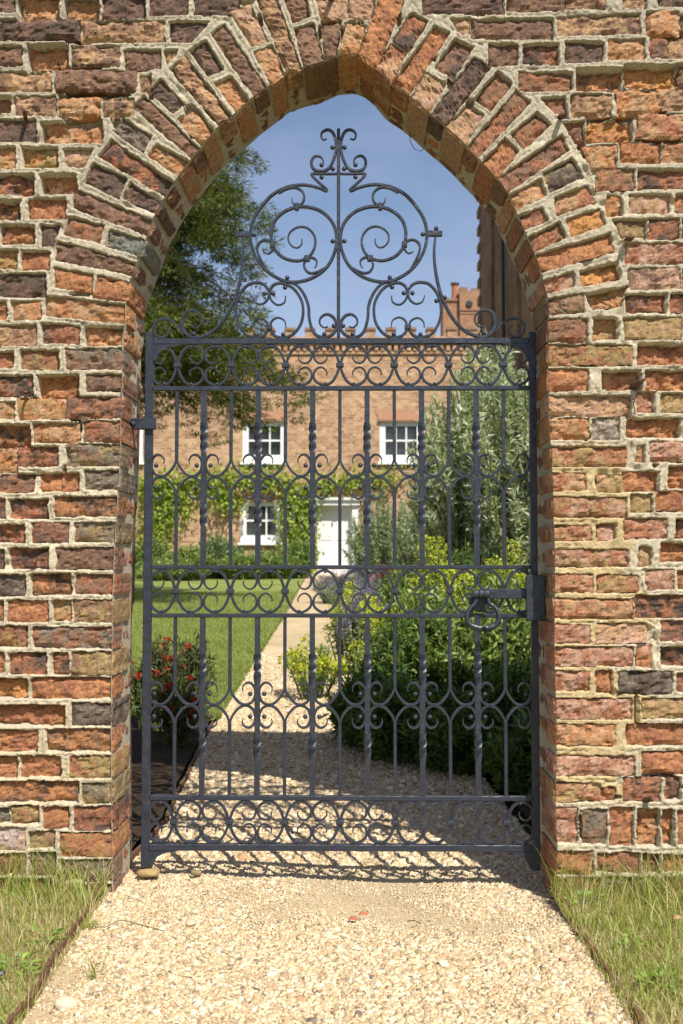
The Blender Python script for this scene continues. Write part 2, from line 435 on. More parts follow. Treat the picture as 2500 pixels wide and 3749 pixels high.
def resample(P, step):
    seg = np.linalg.norm(np.diff(P, axis=0), axis=1); s = np.concatenate([[0], np.cumsum(seg)])
    n = max(2, int(s[-1] / step)); q = np.linspace(0, s[-1], n)
    return np.stack([np.interp(q, s, P[:, k]) for k in range(P.shape[1])], 1)
OPEN_F = resample(OPEN, 0.008)
def near_open(p):
    d = np.linalg.norm(OPEN_F - np.asarray(p)[None], axis=1); return OPEN_F[np.argmin(d)]
_jl = np.array([p for p in OPEN_PX if p[0] < 460 and p[1] > 1180][::-1]); _jr = np.array([p for p in OPEN_PX if p[0] > 2000 and p[1] > 1139])
def jambL(y): return float(np.interp(y, _jl[:, 1], _jl[:, 0]))
def jambR(y): return float(np.interp(y, _jr[:, 1], _jr[:, 0]))

# every brick of the front face: x0 y0 x1 y1 colours recess(mm); '*' = wear letters (w pale, d dark, y yellow lichen)
LEFT = """
-60 -24 52 42 PP 1;64 -24 212 68 OT 22 d;235 -24 360 70 OT 24;372 -24 530 66 PD 6;548 -24 685 54 PD 1;710 -24 874 55 DP 1;
-90 72 288 148 PD -7 ;302 77 598 152 TB -5 d;
-50 170 77 240 BP 0;102 166 245 254 OT 26 d;262 172 434 243 PT -9;458 186 587 252 PB 1;
-60 264 185 331 BT -3;208 262 495 336 PB -12 ;512 275 547 334 BM 2;
-70 352 35 415 OB 24 d;60 353 202 422 TP -3;218 360 362 432 TO -6;378 362 488 426 PT -2;
-80 440 128 518 DP 0;151 447 372 518 OT 12 d;
-60 541 53 617 OT 6 y;82 541 208 612 OM 12 y;
-70 640 122 708 RD 10 d;150 638 276 706 OK 24 d;
-40 733 70 800 DO 24 d;100 728 238 797 OR 10;
3 825 123 893 OR 9 w;-90 825 -18 893 RB 4;
-60 918 60 982 OM 8 y;78 920 176 985 OR 7;
-80 1007 165 1083 PD 1 w;
-90 1108 22 1166 OR 4;45 1106 145 1169 TO 2;
-70 1193 130 1262 TB 0;310 1198 447 1263 OT 12;
-60 1287 45 1345 RO 8;75 1285 212 1350 BR 4 y;243 1279 447 1350 GB -2 w;
-90 1377 117 1448 RD 2 wd;140 1378 285 1455 OR 20;316 1372 446 1430 PB -1 w;
-70 1470 52 1530 TO 3 d;66 1460 240 1532 OT 3 y;246 1456 446 1530 PR -3;
-80 1555 108 1636 DO 26 d;122 1550 285 1620 OT 2 d;306 1545 446 1616 BR -4;
-60 1642 62 1728 OT 16;66 1640 207 1706 RD 3 d;247 1630 446 1704 GB -2 y;
-90 1735 120 1800 RP 3;148 1735 286 1796 OR 9 d;313 1726 446 1791 GD -1;
-60 1828 16 1893 RD 3;35 1829 170 1897 RD 7 d;200 1820 446 1889 OD 3 d;
-70 1920 86 1985 RD 9 d;115 1916 248 1985 RP 1 d;275 1916 446 1985 BG 0 y;
-60 2014 12 2081 DR 3;37 2012 173 2082 RD 8 d;208 2009 446 2081 PB -1;
-80 2107 91 2181 GD 2 w;117 2104 255 2178 OD 11 d;278 2105 446 2174 RB 2;
-70 2202 8 2272 RB 2;28 2201 173 2275 RO 2 d;195 2200 258 2271 MO 1 y;272 2200 446 2276 BM -2 y;
-60 2296 95 2368 RB 2 y;122 2299 446 2371 RG -1 w;
-90 2394 12 2461 OR 4;34 2393 168 2467 RD 2 d;190 2392 246 2466 RD 3 d;265 2393 446 2469 BM -1 y;
-70 2489 92 2556 YO 16;115 2485 446 2556 OR 2 d;
-80 2584 235 2655 OR 16 d;266 2578 446 2653 GD -3 w;
-60 2678 133 2749 RO 5 d;172 2673 446 2749 OB 1 d;
-90 2773 60 2845 OR 6 d;75 2770 220 2846 OR 5;260 2772 446 2848 RM -1 y;
-70 2863 283 2938 OP 4 d;302 2869 446 2941 GM -2 y;
-70 2960 28 3012 GM 2;38 2955 140 3016 RM 1 d;160 2957 250 3031 RO 1;273 2955 446 3039 RD -1 d;
-80 3032 88 3112 WK -1;110 3046 195 3104 BM 1;222 3054 446 3136 RO -2 y;
-60 3130 90 3205 RB 2;110 3125 200 3205 BG 2;220 3150 446 3225 GB 0;
-60 3220 180 3300 RB 2;200 3240 446 3310 BG 1
"""
LPOLY = """
620 82 762 82 702 153 627 153 DP 1;606 190 650 186 632 212 612 232 OT 3;
236 548 338 546 306 606 238 608 KT 6;150 826 213 826 190 897 150 897 DP 1;
152 1184 286 1196 286 1254 154 1253 PR 2
"""
RIGHT = """
1548 -24 1844 50 DP 0;1860 -24 2063 38 BP 2 w;2072 -24 2217 32 BT 3;2282 -24 2366 26 BT 4;2413 -24 2560 22 DP 1;
1728 72 2023 142 PB 0 w;2367 48 2480 133 TO -10;2492 58 2570 138 PB 4;
1792 164 1893 236 PB 1;1918 163 2042 234 DR 8 d;2072 155 2212 225 DP 4 d;2230 148 2357 216 TO -2;2383 140 2445 209 RP -3;2454 144 2590 210 BT -2;
1902 266 2092 331 RB 1;2115 250 2283 332 OB 24 d;2293 239 2475 322 OY 20 d;2486 236 2580 322 BR 2;
2093 348 2235 425 TB -2 d;2262 336 2405 424 OT -8 d;2412 330 2570 402 TB -4 d;
2152 446 2310 520 YO 9;2333 420 2570 510 RT -10 d;
2272 525 2418 596 RO -2 d;2430 525 2560 592 TR -2;
2187 620 2320 697 RB -1 y;2340 622 2580 692 RD 5 d;
2225 718 2275 786 OT 7;2307 715 2450 780 KT 3;2475 715 2560 775 OB 4 d;
2377 801 2484 870 DR 3 d;2500 800 2570 870 RB 3;
2292 890 2570 962 KR 0 w;
2304 985 2488 1055 KP -1 w;2502 985 2580 1055 KR 1;
2297 1080 2436 1143 RD 4 dw;2458 1075 2580 1141 RD 4 d;
2290 1165 2493 1240 TM -1 y;2510 1165 2580 1240 RT 1;
2006 1170 2150 1250 RB -1;2174 1164 2264 1239 OM 20 y;
2006 1265 2312 1335 RM -1 yw;2338 1260 2570 1330 OR 19;
2006 1355 2150 1427 RO -1;2205 1360 2345 1425 RT 20;2367 1358 2560 1425 RO 10 d;
2006 1450 2308 1522 KT 5 w;2335 1438 2395 1508 KR 3;2423 1443 2560 1508 TM 1 w;
2006 1535 2152 1608 OT -3;2173 1535 2265 1608 WG 0 w;2296 1535 2488 1599 RO 11;2506 1535 2580 1600 RT 2;
2016 1640 2290 1706 RT -1 yw;2335 1634 2356 1691 OT 3;2383 1620 2570 1690 KR -5 w;
2016 1737 2146 1794 RT -1 w;2190 1742 2280 1800 TM 0 y;2286 1731 2410 1797 RO 6 d;2452 1710 2570 1785 RO 9;
2016 1825 2290 1890 RK -1 wy;2313 1815 2385 1876 TM 0 y;2403 1802 2570 1872 RO 2;
2020 1925 2163 1976 RT -1 w;2190 1920 2252 1976 RK 0 w;2287 1901 2438 1970 KR -4 w;2477 1902 2560 1968 RD 12 d;
2020 2014 2296 2073 RK -1 wy;2340 2005 2380 2070 TM 0;2422 1990 2570 2056 OR 12 d;
2020 2104 2168 2168 RT -2 w;2187 2110 2332 2168 RT -1 y;2370 2090 2463 2156 KR -2;2483 2090 2570 2156 OR 3;
2020 2194 2316 2263 RT -3;2330 2183 2570 2258 RD 1 d;
2020 2290 2156 2354 KR -2;2187 2286 2364 2354 KT -2 w;2425 2277 2570 2346 RP 1;
2020 2371 2316 2439 RK -2 w;2333 2364 2386 2441 OK 0;2425 2374 2570 2436 RD 12 d;
2020 2461 2156 2529 RK -2 w;2185 2459 2240 2536 OR 0;2268 2460 2458 2539 GD -5 w;2482 2467 2570 2530 RD 4;
2020 2562 2311 2631 RK -2 w;2355 2560 2570 2628 TM -1 y;
2028 2656 2250 2729 OT -1 w;2298 2653 2570 2729 RO 3;
2024 2770 2320 2838 RK -2 w;2352 2755 2570 2833 RO -3;
2024 2871 2196 2936 TR -2 y;2205 2886 2250 2931 OR 1;2285 2850 2416 2930 RB -1 d;2438 2847 2488 2926 RP 1;2505 2840 2570 2926 RO 3;
2022 2960 2110 3082 KR -1 w;2135 2967 2219 3087 GB -1 w;2238 2959 2315 3096 RO 2 w;2335 2964 2412 3098 OT 14;2430 2969 2466 3096 OR 12 d;2486 2969 2570 3096 OR 3;
2030 3120 2168 3200 OR -1;2190 3128 2340 3196 RB 2;2430 3134 2570 3194 OR 3;2358 3130 2412 3196 RB 8;
2030 3218 2200 3310 RB 2;2222 3218 2400 3300 BG 2;2420 3214 2570 3300 RO 2
"""
RPOLY = """
1650 72 1720 70 1720 122 1690 124 KT 2;2044 66 2340 52 2342 120 2046 128 PT 0 d;
1985 362 2066 358 2073 420 2034 414 BR 2;2062 450 2137 446 2140 526 2108 520 PR 2;
2136 540 2253 534 2253 616 2168 618 OT -3;2250 808 2364 806 2364 866 2276 868 BM 1
"""
# arch ring: outer/inner corners (outer-upper, inner-upper, inner-lower, outer-lower); S = one brick, O/I = outer / inner header
ARCH = """
S 170 1086 456 1112 458 1184 164 1152 OT 1;
O 201 983 336 1008 332 1069 204 1050 RO -2;I 359 1012 472 1037 469 1107 341 1088 RO -3 d;
S 214 885 498 958 485 1015 200 948 PB -1 w;
O 250 794 378 828 364 888 234 858 BR 0;I 401 845 533 878 515 935 388 898 XG -1 w;
S 277 697 557 808 538 858 264 758 PB -1;
O 341 600 461 654 435 727 311 664 DP 1 w;I 478 671 591 744 565 781 451 724 PD 0 w;
S 407 514 636 664 600 715 363 572 RD 2 d;
O 446 434 554 502 522 558 418 478 GD 0 w;I 570 530 694 592 652 648 548 572 OT 3;
S 526 354 737 547 700 580 488 390 PB -3;
O 587 291 671 379 633 413 547 333 PD 3 w;I 723 402 775 478 737 532 656 436 OT 2;
S 675 209 851 429 802 469 626 253 TB -5;
O 752 153 817 253 763 279 694 188 DP 1;I 844 283 916 367 859 417 790 306 OT 5 d;
S 819 92 980 318 924 356 775 126 BP -2;
O 915 23 976 153 921 172 846 46 TK -3;I 995 168 1039 264 984 305 932 195 TO -2;
S 1003 -24 1099 249 1047 272 934 -24 BT -5;
O 1118 -24 1133 61 1072 82 1035 -24 PB 2;I 1145 88 1187 226 1116 245 1080 107 PB -1;
O 1272 -24 1272 68 1178 75 1152 -24 TK -2;I 1246 77 1236 205 1192 222 1175 82 PB 1 d;
O 1378 -24 1355 73 1278 65 1290 -24 KT -3;I 1336 96 1308 200 1240 200 1267 88 TO -2;
S 1482 -10 1381 240 1312 196 1398 -24 RO -4;
O 1561 80 1500 187 1440 151 1510 47 RD -1 d;I 1487 194 1425 312 1384 244 1433 161 TR -5;
S 1641 121 1500 350 1432 312 1591 97 OR 2;
O 1728 174 1661 288 1594 248 1664 144 BD 3 d;I 1631 308 1567 412 1508 358 1557 268 TK -3;
S 1792 248 1624 466 1575 420 1735 214 DP -2 d;
O 1872 308 1795 402 1735 362 1822 261 RB 4;I 1768 422 1704 528 1634 468 1708 388 TK -2;
S 1936 375 1754 584 1708 534 1889 335 RB 0;
O 2012 458 1918 541 1874 491 1965 415 RB 3;I 1896 552 1818 648 1760 594 1849 509 OR 2 d;
S 2081 549 1862 704 1822 652 2055 498 RP 0;
O 2133 643 2019 701 1990 636 2095 578 DG 0 y;I 2001 712 1884 772 1866 719 1976 658 OT 1;
O 2179 737 2041 787 2034 727 2150 676 RT 4 d;I 2001 806 1920 838 1900 790 1983 763 RB 0;
O 2216 821 2095 864 2077 806 2197 763 OY 1;I 2068 871 1956 918 1930 868 2048 817 RB 1;
S 2244 919 1986 996 1960 934 2233 857 RO 1;
O 2274 1020 2130 1045 2123 992 2260 959 OY 18 d;I 2104 1045 2000 1076 1988 1022 2095 998 RK 0;
O 2291 1053 2277 1118 2171 1131 2146 1078 OT 14;I 2129 1078 2140 1140 2012 1152 2006 1092 BG -1 y
"""

def parse(s):
    out = []
    for e in s.replace('\n', '').split(';'):
        if e.strip(): out.append(e.split())
    return out
def wear_of(tok):
    w = [0.12, 0.25, 0.06]
    for ch in (tok or ''):
        if ch == 'w': w[0] = 1.0
        if ch == 'd': w[1] = 1.0
        if ch == 'y': w[2] = 0.9
    return w
BR = []   # dict per front brick: quad BL BR TR TL in wall X,Z
def addb(quad_px, cc, r, wtok, corner=None, arch=None):
    q = np.array([at(x, y)[[0, 2]] for x, y in quad_px])
    if corner or arch in ('S', 'I'):
        pass
    a = 0.5 * np.sum(q[:, 0] * np.roll(q[:, 1], -1) - np.roll(q[:, 0], -1) * q[:, 1])
    if a < 0: q = q[::-1].copy()
    BR.append(dict(q=q, cc=cc, r=float(r) / 1000.0, wear=wear_of(wtok), corner=corner, arch=arch))
jit = random.Random(3)
for src, side in ((LEFT, 'L'), (RIGHT, 'R')):
    for e in parse(src):
        x0, y0, x1, y1 = map(float, e[:4]); corner = None
        j = lambda: jit.uniform(-2.2, 2.2)
        P = [[x0, y1 + j()], [x1, y1 + j()], [x1, y0 + j()], [x0, y0 + j()]]
        if side == 'L' and x1 >= 436 and y0 > 1190 and x1 < 460:
            corner = 'L'; P[1][0] = jambL(y1) + 1; P[2][0] = jambL(y0) + 1
        elif side == 'R' and x0 <= 2030 and y0 > 1160 and x0 > 2000:
            corner = 'R'; P[0][0] = jambR(y1) - 1; P[3][0] = jambR(y0) - 1
        addb(P, e[4], e[5], e[6] if len(e) > 6 else '', corner)
for src in (LPOLY, RPOLY):
    for e in parse(src):
        c = list(map(float, e[:8])); addb([(c[0], c[1]), (c[2], c[3]), (c[4], c[5]), (c[6], c[7])], e[8], e[9], e[10] if len(e) > 10 else '')
for e in parse(ARCH):
    c = list(map(float, e[1:9]))
    P = [[c[0], c[1]], [c[2], c[3]], [c[4], c[5]], [c[6], c[7]]]
    addb(P, e[9], e[10], e[11] if len(e) > 11 else '', None, e[0])
    if e[0] in ('S', 'I'):
        q = BR[-1]['q']
        idx = sorted(range(4), key=lambda i: np.linalg.norm(near_open(q[i]) - q[i]))[:2]
        ctr = q.mean(0)
        for i in idx:
            n = near_open(q[i]); dd = n - ctr; q[i] = n + dd / np.linalg.norm(dd) * 0.003
        ia, ib = idx; ee = q[ib] - q[ia]; ee = ee / (np.linalg.norm(ee) + 1e-9)
        q[ia] += ee * 0.0032; q[ib] -= ee * 0.0032
        BR[-1]['edge'] = idx

# missing mortar: px, py, rx, ry
GAPS = [(290,152,55,9),(306,252,75,11),(350,348,128,13),(300,442,75,11),(293,1075,42,10),(290,1573,9,46),(223,1459,48,8),(268,1530,22,13),
 (2190,432,50,10),(2287,434,52,9),(2430,137,50,9),(2427,412,17,11),(2128,532,14,12),(2415,514,85,8),(2160,1594,11,10),(2398,1702,12,10),
 (2331,2594,9,58),(2255,2919,20,6),(2415,2839,60,8),(2127,3020,7,50),(694,402,22,26),(553,344,14,24),(896,6,32,14),(1303,84,26,9),
 (950,80,10,30),(975,215,8,40),(1460,70,12,28),(1721,378,16,16),(1650,300,14,30),(1540,300,9,55),(1400,150,8,60),(700,480,10,30),(780,520,8,12),
 (1170,120,8,30),(1252,150,6,50),(235,1720,6,20),(85,1740,60,7),(120,1460,20,8),(2350,540,60,7),(2480,170,6,30),(2485,290,6,30),
 (2300,1090,6,6),(2310,2130,6,30),(1590,190,10,40),(2060,430,20,8),(420,440,12,30)]
# front face: one continuous bed of lime mortar, recessed where the bricks sit
CELL = 0.0036
pTL, pTR = at(-90, -34), at(2590, -34)
gx = np.arange(pTL[0], pTR[0], CELL); gz = np.arange(-0.06, pTL[2], CELL)
GX, GZ = np.meshgrid(gx, gz)
wx = GX + (fbm(GX * 38, GZ * 38, 21) - 0.5) * 0.008 + (vn(GX * 160, GZ * 160, 5) - 0.5) * 0.0035
wz = GZ + (fbm(GX * 38, GZ * 38, 57) - 0.5) * 0.006 + (vn(GX * 160, GZ * 160, 9) - 0.5) * 0.0035
D1 = np.full(GX.shape, 0.05); D2 = np.full(GX.shape, 0.05); RR = np.zeros(GX.shape)
for b in BR:
    q = b['q']; lo = q.min(0) - 0.035; hi = q.max(0) + 0.035
    i0, i1 = np.searchsorted(gx, [lo[0], hi[0]]); k0, k1 = np.searchsorted(gz, [lo[1], hi[1]])
    if i1 <= i0 or k1 <= k0: continue
    x = wx[k0:k1, i0:i1]; z = wz[k0:k1, i0:i1]; sd = np.full(x.shape, -1.0)
    for m in range(4):
        a, c = q[m], q[(m + 1) % 4]; tdir = (c - a) / (np.linalg.norm(c - a) + 1e-9)
        sd = np.maximum(sd, (x - a[0]) * tdir[1] - (z - a[1]) * tdir[0])
    sd = sd - 0.0030
    d1 = D1[k0:k1, i0:i1]; d2 = D2[k0:k1, i0:i1]; rr = RR[k0:k1, i0:i1]
    closer = sd < d1
    D2[k0:k1, i0:i1] = np.where(closer, d1, np.minimum(d2, sd)); RR[k0:k1, i0:i1] = np.where(closer, b['r'], rr)
    D1[k0:k1, i0:i1] = np.where(closer, sd, d1)
yel = np.clip((GX - at(1990, 2000)[0]) / 0.02, 0, 1) * np.clip((at(2345, 2000)[0] - GX + (fbm(GX * 9, GZ * 9, 2) - .5) * 0.25) / 0.05, 0, 1) \
    * np.clip((at(2100, 1600)[2] - GZ + (fbm(GX * 9, GZ * 9, 4) - .5) * 0.1) / 0.05, 0, 1) * np.clip((GZ - at(2100, 2960)[2]) / 0.05, 0, 1)
face = -0.0035 + (fbm(GX * 30, GZ * 30, 71) - 0.5) * 0.004 + (vn(GX * 130, GZ * 130, 77) - 0.5) * 0.0026
groove = np.clip(1 - np.abs(D2 - D1) / 0.0045, 0, 1) * np.clip((D1 - 0.003) / 0.003, 0, 1) * (fbm(GX * 7, GZ * 7, 91) > 0.42)
face = face + groove * 0.006 + yel * 0.0025
face = face + np.clip(0.40 - fbm(GX * 16, GZ * 16, 33), 0, 1) * 0.06           # worn hollows in the pointing
for px, py, rx, ry in GAPS:
    p = at(px, py); e = ((GX - p[0]) / (rx / 1257.0)) ** 2 + ((GZ - p[2]) / (ry / 1257.0)) ** 2 + (fbm(GX * 60, GZ * 60, 12) - .5) * 0.8
    face = np.where(e < 1, 0.034, face)
k = np.clip((0.0006 - D1) / 0.003, 0, 1)
GY = face * (1 - k) + (np.maximum(RR, 0) + 0.026) * k
# cut the opening
ins = np.zeros(GX.shape, bool); poly = np.vstack([OPEN, [[OPEN[-1, 0], -1.0]], [[OPEN[0, 0], -1.0]]])
for a, c in zip(poly, np.roll(poly, -1, axis=0)):
    if a[1] == c[1]: continue
    cond = ((a[1] > GZ) != (c[1] > GZ)) & (GX < (c[0] - a[0]) * (GZ - a[1]) / (c[1] - a[1]) + a[0])
    ins ^= cond
nb = np.zeros_like(ins); nb[1:] |= ~ins[:-1]; nb[:-1] |= ~ins[1:]; nb[:, 1:] |= ~ins[:, :-1]; nb[:, :-1] |= ~ins[:, 1:]
nb[1:, 1:] |= ~ins[:-1, :-1]; nb[:-1, :-1] |= ~ins[1:, 1:]; nb[1:, :-1] |= ~ins[:-1, 1:]; nb[:-1, 1:] |= ~ins[1:, :-1]
edge = ins & nb
VX, VZ = GX.copy(), GZ.copy()
for kk, ii in zip(*np.nonzero(edge)):
    if GZ[kk, ii] > -0.05:
        n = near_open((GX[kk, ii], GZ[kk, ii])); VX[kk, ii], VZ[kk, ii] = n
idx = np.arange(GX.size).reshape(GX.shape)
keep = ~(ins[:-1, :-1] & ins[:-1, 1:] & ins[1:, 1:] & ins[1:, :-1])
F = np.stack([idx[:-1, :-1], idx[:-1, 1:], idx[1:, 1:], idx[1:, :-1]], -1)[keep]
used = np.unique(F); remap = np.zeros(GX.size, np.int64); remap[used] = np.arange(len(used))
V = np.stack([VX.ravel(), GY.ravel(), VZ.ravel()], -1)[used]
g1 = fbm(GX * 5, GZ * 5, 41); top = np.clip((GZ - 1.2) / 0.8, 0, 1)
cream = np.array([0.58, 0.50, 0.355]); grey = np.array([0.46, 0.40, 0.30]); yello = np.array([0.54, 0.41, 0.205]); warm = np.array([0.58, 0.465, 0.27])
mixg = np.clip(0.25 + 0.55 * top + (g1 - .5) * 1.2, 0, 1)[..., None]
cc = cream * (1 - mixg) + grey * mixg
wl_ = (np.clip((0.9 - GZ) / 0.5, 0, 1) * (GX < 0) * 0.6 * np.clip(fbm(GX * 6, GZ * 6, 8) * 2 - .5, 0, 1))[..., None]
cc = cc * (1 - wl_) + warm * wl_
cc = cc * (1 - yel[..., None] * .85) + yello * yel[..., None] * .85
me = mesh_from('mortar', V, remap[F], MORTAR, True); set_col(me, cc.reshape(-1, 3)[used])
link('mortar', me, wall)

# mortar inside the reveal and soffit, and the back face of the wall
ysr = np.linspace(-0.002, T, 26); nrm = np.zeros_like(OPEN_F)
tg = np.gradient(OPEN_F, axis=0); tg /= np.linalg.norm(tg, axis=1)[:, None]
nrm = np.stack([tg[:, 1], -tg[:, 0]], 1)                     # into the opening
S_ = np.arange(len(OPEN_F)) * 0.008
rv = []; rc = []
for y in ysr:
    n = (fbm(S_ * 40, np.full(len(S_), y * 40), 14) - 0.5) * 0.0022 + (0.0 if y < 0.004 else 0.0002)
    p = OPEN_F + nrm * n[:, None]
    rv.append(np.stack([p[:, 0], np.full(len(p), y), p[:, 1]], 1))
    g = fbm(S_ * 6, np.full(len(S_), y * 6), 4)[:, None]; rc.append(cream * (1 - g) + grey * g)
rv = np.concatenate(rv); nS = len(OPEN_F); i = np.arange(len(rv)).reshape(len(ysr), nS)
rf = np.stack([i[:-1, :-1], i[1:, :-1], i[1:, 1:], i[:-1, 1:]], -1).reshape(-1, 4)
me = mesh_from('reveal_mortar', rv, rf, MORTAR, True); set_col(me, np.concatenate(rc)); link('reveal_mortar', me, wall)
# back face
xl, xr, zt = pTL[0], pTR[0], gz[-1]
Q = []
zs = at(447, 1240)[2]
for p in OPEN:
    if p[1] < zs and p[0] < 0: Q.append((xl, p[1]))
    elif p[1] < zs: Q.append((xr, p[1]))
    else: Q.append((xl + (xr - xl) * (p[0] - OPEN[:, 0].min()) / np.ptp(OPEN[:, 0]), zt))
v = [(p[0], T, p[1]) for p in OPEN] + [(q[0], T, q[1]) for q in Q]; n = len(OPEN)
f = [(a, a + 1, n + a + 1, n + a) for a in range(n - 1)]
o = obj('back_face', v, f, WALLEXT, wall)
M_ = MB()
M_.box((-3.6, 0.004, -0.1), (xl, T, 3.22)); M_.box((xr, 0.004, -0.1), (3.6, T, 3.22)); M_.box((xl, 0.004, zt), (xr, T, 3.22))
M_.build('brickwork', WALLEXT, wall)

# ------------------------------------------------------------------ single bricks
def brick_mesh(q, r, seed, depth, rings, rough=1.0, step=0.0072, rnd=0.006, grow=0.0022, open_edge=False):
    """front face in local (u, v), out = +w. q counter-clockwise quad. Returns verts (u, v, w) and faces."""
    q = np.asarray(q, float); c = q.mean(0)
    q = c + (q - c) * (1 + grow / (np.linalg.norm(q - c, axis=1)[:, None] + 1e-6))
    lu = 0.5 * (np.linalg.norm(q[1] - q[0]) + np.linalg.norm(q[2] - q[3])); lv = 0.5 * (np.linalg.norm(q[3] - q[0]) + np.linalg.norm(q[2] - q[1]))
    nu = int(np.clip(lu / step, 3, 36)); nv_ = int(np.clip(lv / step, 3, 18))
    a, b = np.meshgrid(np.linspace(0, 1, nu + 1), np.linspace(0, 1, nv_ + 1))
    P = (q[0] * ((1 - a) * (1 - b))[..., None] + q[1] * (a * (1 - b))[..., None] + q[2] * (a * b)[..., None] + q[3] * ((1 - a) * b)[..., None])
    e = np.minimum(np.minimum(a * lu, (1 - a) * lu), np.minimum(b * lv, (1 - b) * lv))
    x, z = P[..., 0] + seed * 3.7, P[..., 1] + seed * 1.9
    rs = np.random.default_rng(seed + 99)
    h = -r + rough * ((fbm(x * 28, z * 34, seed, 3) - 0.5) * 0.009 + (vn(x * 110, z * 110, seed + 3) - 0.5) * 0.0045)
    h = h - np.clip(fbm(x * 18, z * 32, seed + 7) - 0.57, 0, 0.06) * 0.09 * rough
    h = h - np.clip(fbm(x * 45, z * 75, seed + 11) - 0.60, 0, 0.06) * 0.07 * rough
    h = h - np.clip(1 - e / 0.016, 0, 1) * np.clip(fbm(x * 26, z * 26, seed + 15) - 0.48, 0, 1) * 0.06 * rough      # chipped arrises
    h = h + (a - 0.5) * rs.uniform(-.004, .004) + (b - 0.5) * rs.uniform(-.003, .006)
    h = h - rnd * np.clip(1 - e / 0.012, 0, 1) ** 2
    jx = (fbm(x * 55, z * 55, seed + 21) - .5) * 0.008; jz = (fbm(x * 55, z * 55, seed + 22) - .5) * 0.008
    onb = e <= 1e-9
    Pj = P.copy(); Pj[..., 0] += np.where(onb, jx, 0); Pj[..., 1] += np.where(onb, jz, 0)
    V = np.concatenate([Pj, h[..., None]], -1).reshape(-1, 3)
    ii = np.arange(V.shape[0]).reshape(nv_ + 1, nu + 1)
    F = [tuple(t) for t in np.stack([ii[:-1, :-1], ii[:-1, 1:], ii[1:, 1:], ii[1:, :-1]], -1).reshape(-1, 4)]
    per = list(ii[0, :-1]) + list(ii[:-1, -1]) + list(ii[-1, :0:-1]) + list(ii[:0:-1, 0])
    m = len(per); pp = V[per]; ctr = pp[:, :2].mean(0)
    nxt = np.roll(pp[:, :2], -1, 0) - np.roll(pp[:, :2], 1, 0); on = np.stack([nxt[:, 1], -nxt[:, 0]], 1); on /= np.linalg.norm(on, axis=1)[:, None] + 1e-9
    prud = np.zeros(m)
    if open_edge: prud = np.array([0.0012 if np.min(np.abs(OPEN_F - p_[None]).sum(1)) < 0.016 else 0.0 for p_ in pp[:, :2]])
    prev = per; base = V.shape[0]; extra = []
    for kx in range(1, rings + 1):
        w = -depth * kx / rings
        nn = (vn(pp[:, 0] * 60 + kx * 3.1, pp[:, 1] * 60 + kx * 1.7, seed + 40) - 0.35) * 0.005 * (1 if rings > 1 else 0) + prud
        ring = np.concatenate([pp[:, :2] + on * nn[:, None], np.minimum(np.full((m, 1), w), pp[:, 2:3] - 0.002)], 1)
        ids = list(range(base, base + m)); base += m; extra.append(ring)
        for k2 in range(m):
            F.append((prev[k2], ids[k2], ids[(k2 + 1) % m], prev[(k2 + 1) % m]))
        prev = ids
    return np.concatenate([V] + extra), F

def put_brick(name, q, frame, r, seed, depth, rings, cc, wear, parent, rough=1.0, **kw):
    V, Fc = brick_mesh(q, r, seed, depth, rings, rough, **kw)
    O, U, Vv, N = frame
    W = O + V[:, :1] * U + V[:, 1:2] * Vv + V[:, 2:3] * N
    o = obj(name, W, Fc, BRICK, parent, False)
    rs = random.Random(seed)
    c1 = np.array(PAL[cc[0]]) * rs.uniform(0.9, 1.12); c2 = np.array(PAL[cc[1]]) * rs.uniform(0.9, 1.12)
    o.color = (*c1, 1)
    n = len(o.data.vertices)
    set_col(o.data, np.tile(c2, (n, 1)), 'c2'); set_col(o.data, np.tile(np.array(wear), (n, 1)), 'wear')
    return o

arch = link('arch_ring', None, wall)
FR = (np.zeros(3), np.array([1.0, 0, 0]), np.array([0, 0, 1.0]), np.array([0, -1.0, 0]))
backlist = []
for i, b in enumerate(BR):
    seed = i + 1; inner = b['corner'] is not None or b.get('edge') is not None
    w = np.linalg.norm(b['q'][1] - b['q'][0])
    depth = 0.09; rings = 1
    if b['corner']:
        depth = 0.20 if w < 0.15 else 0.105; rings = 9 if depth > 0.15 else 6
    elif b.get('edge') is not None:
        depth = 0.105 if b['arch'] == 'S' else 0.21; rings = 6 if depth < .15 else 9
    rough = 0.8 + 0.5 * (b['r'] > 0.008) + (0.25 if b['r'] < -0.004 else 0) - (0.35 if ('w' in '' and 0) else 0)
    put_brick('brick', b['q'], FR, b['r'] + (0.0035 if b['r'] >= 0 else 0.001), seed, depth, rings, b['cc'], b['wear'], arch if b['arch'] else wall, rough,
              open_edge=inner, grow=0.0042 if b['r'] > -0.003 else 0.0055, rnd=0.0018 if b['r'] > -0.003 else 0.0045)
    if inner: backlist.append((b, depth))

# bricks seen in the depth of the reveal and soffit behind the front ones
def reveal_brick(p0, p1, y0, y1, seed, parent, cc, out=0.0026):
    p0 = np.asarray(p0); p1 = np.asarray(p1); d = p1 - p0; L = np.linalg.norm(d); d = d / L
    n2 = np.array([d[1], -d[0]]); m = (p0 + p1) / 2
    k = np.argmin(np.linalg.norm(OPEN_F - m, axis=1))
    if np.dot(n2, nrm[k]) < 0: n2 = -n2
    U = np.array([d[0], 0, d[1]]); Vv = np.array([0, 1.0, 0]); N = np.array([n2[0], 0, n2[1]])
    q = np.array([(0.004, y0), (L - 0.004, y0), (L - 0.004, y1), (0.004, y1)])
    if np.dot(np.cross(U, Vv), N) < 0:
        q = q[::-1].copy()
    put_brick('brick', q, (np.array([p0[0], 0, p0[1]]), U, Vv, N), -out, seed, 0.03, 1, cc, (0.3, 0.4, 0.2), parent, 0.7, grow=0.0, rnd=0.003)
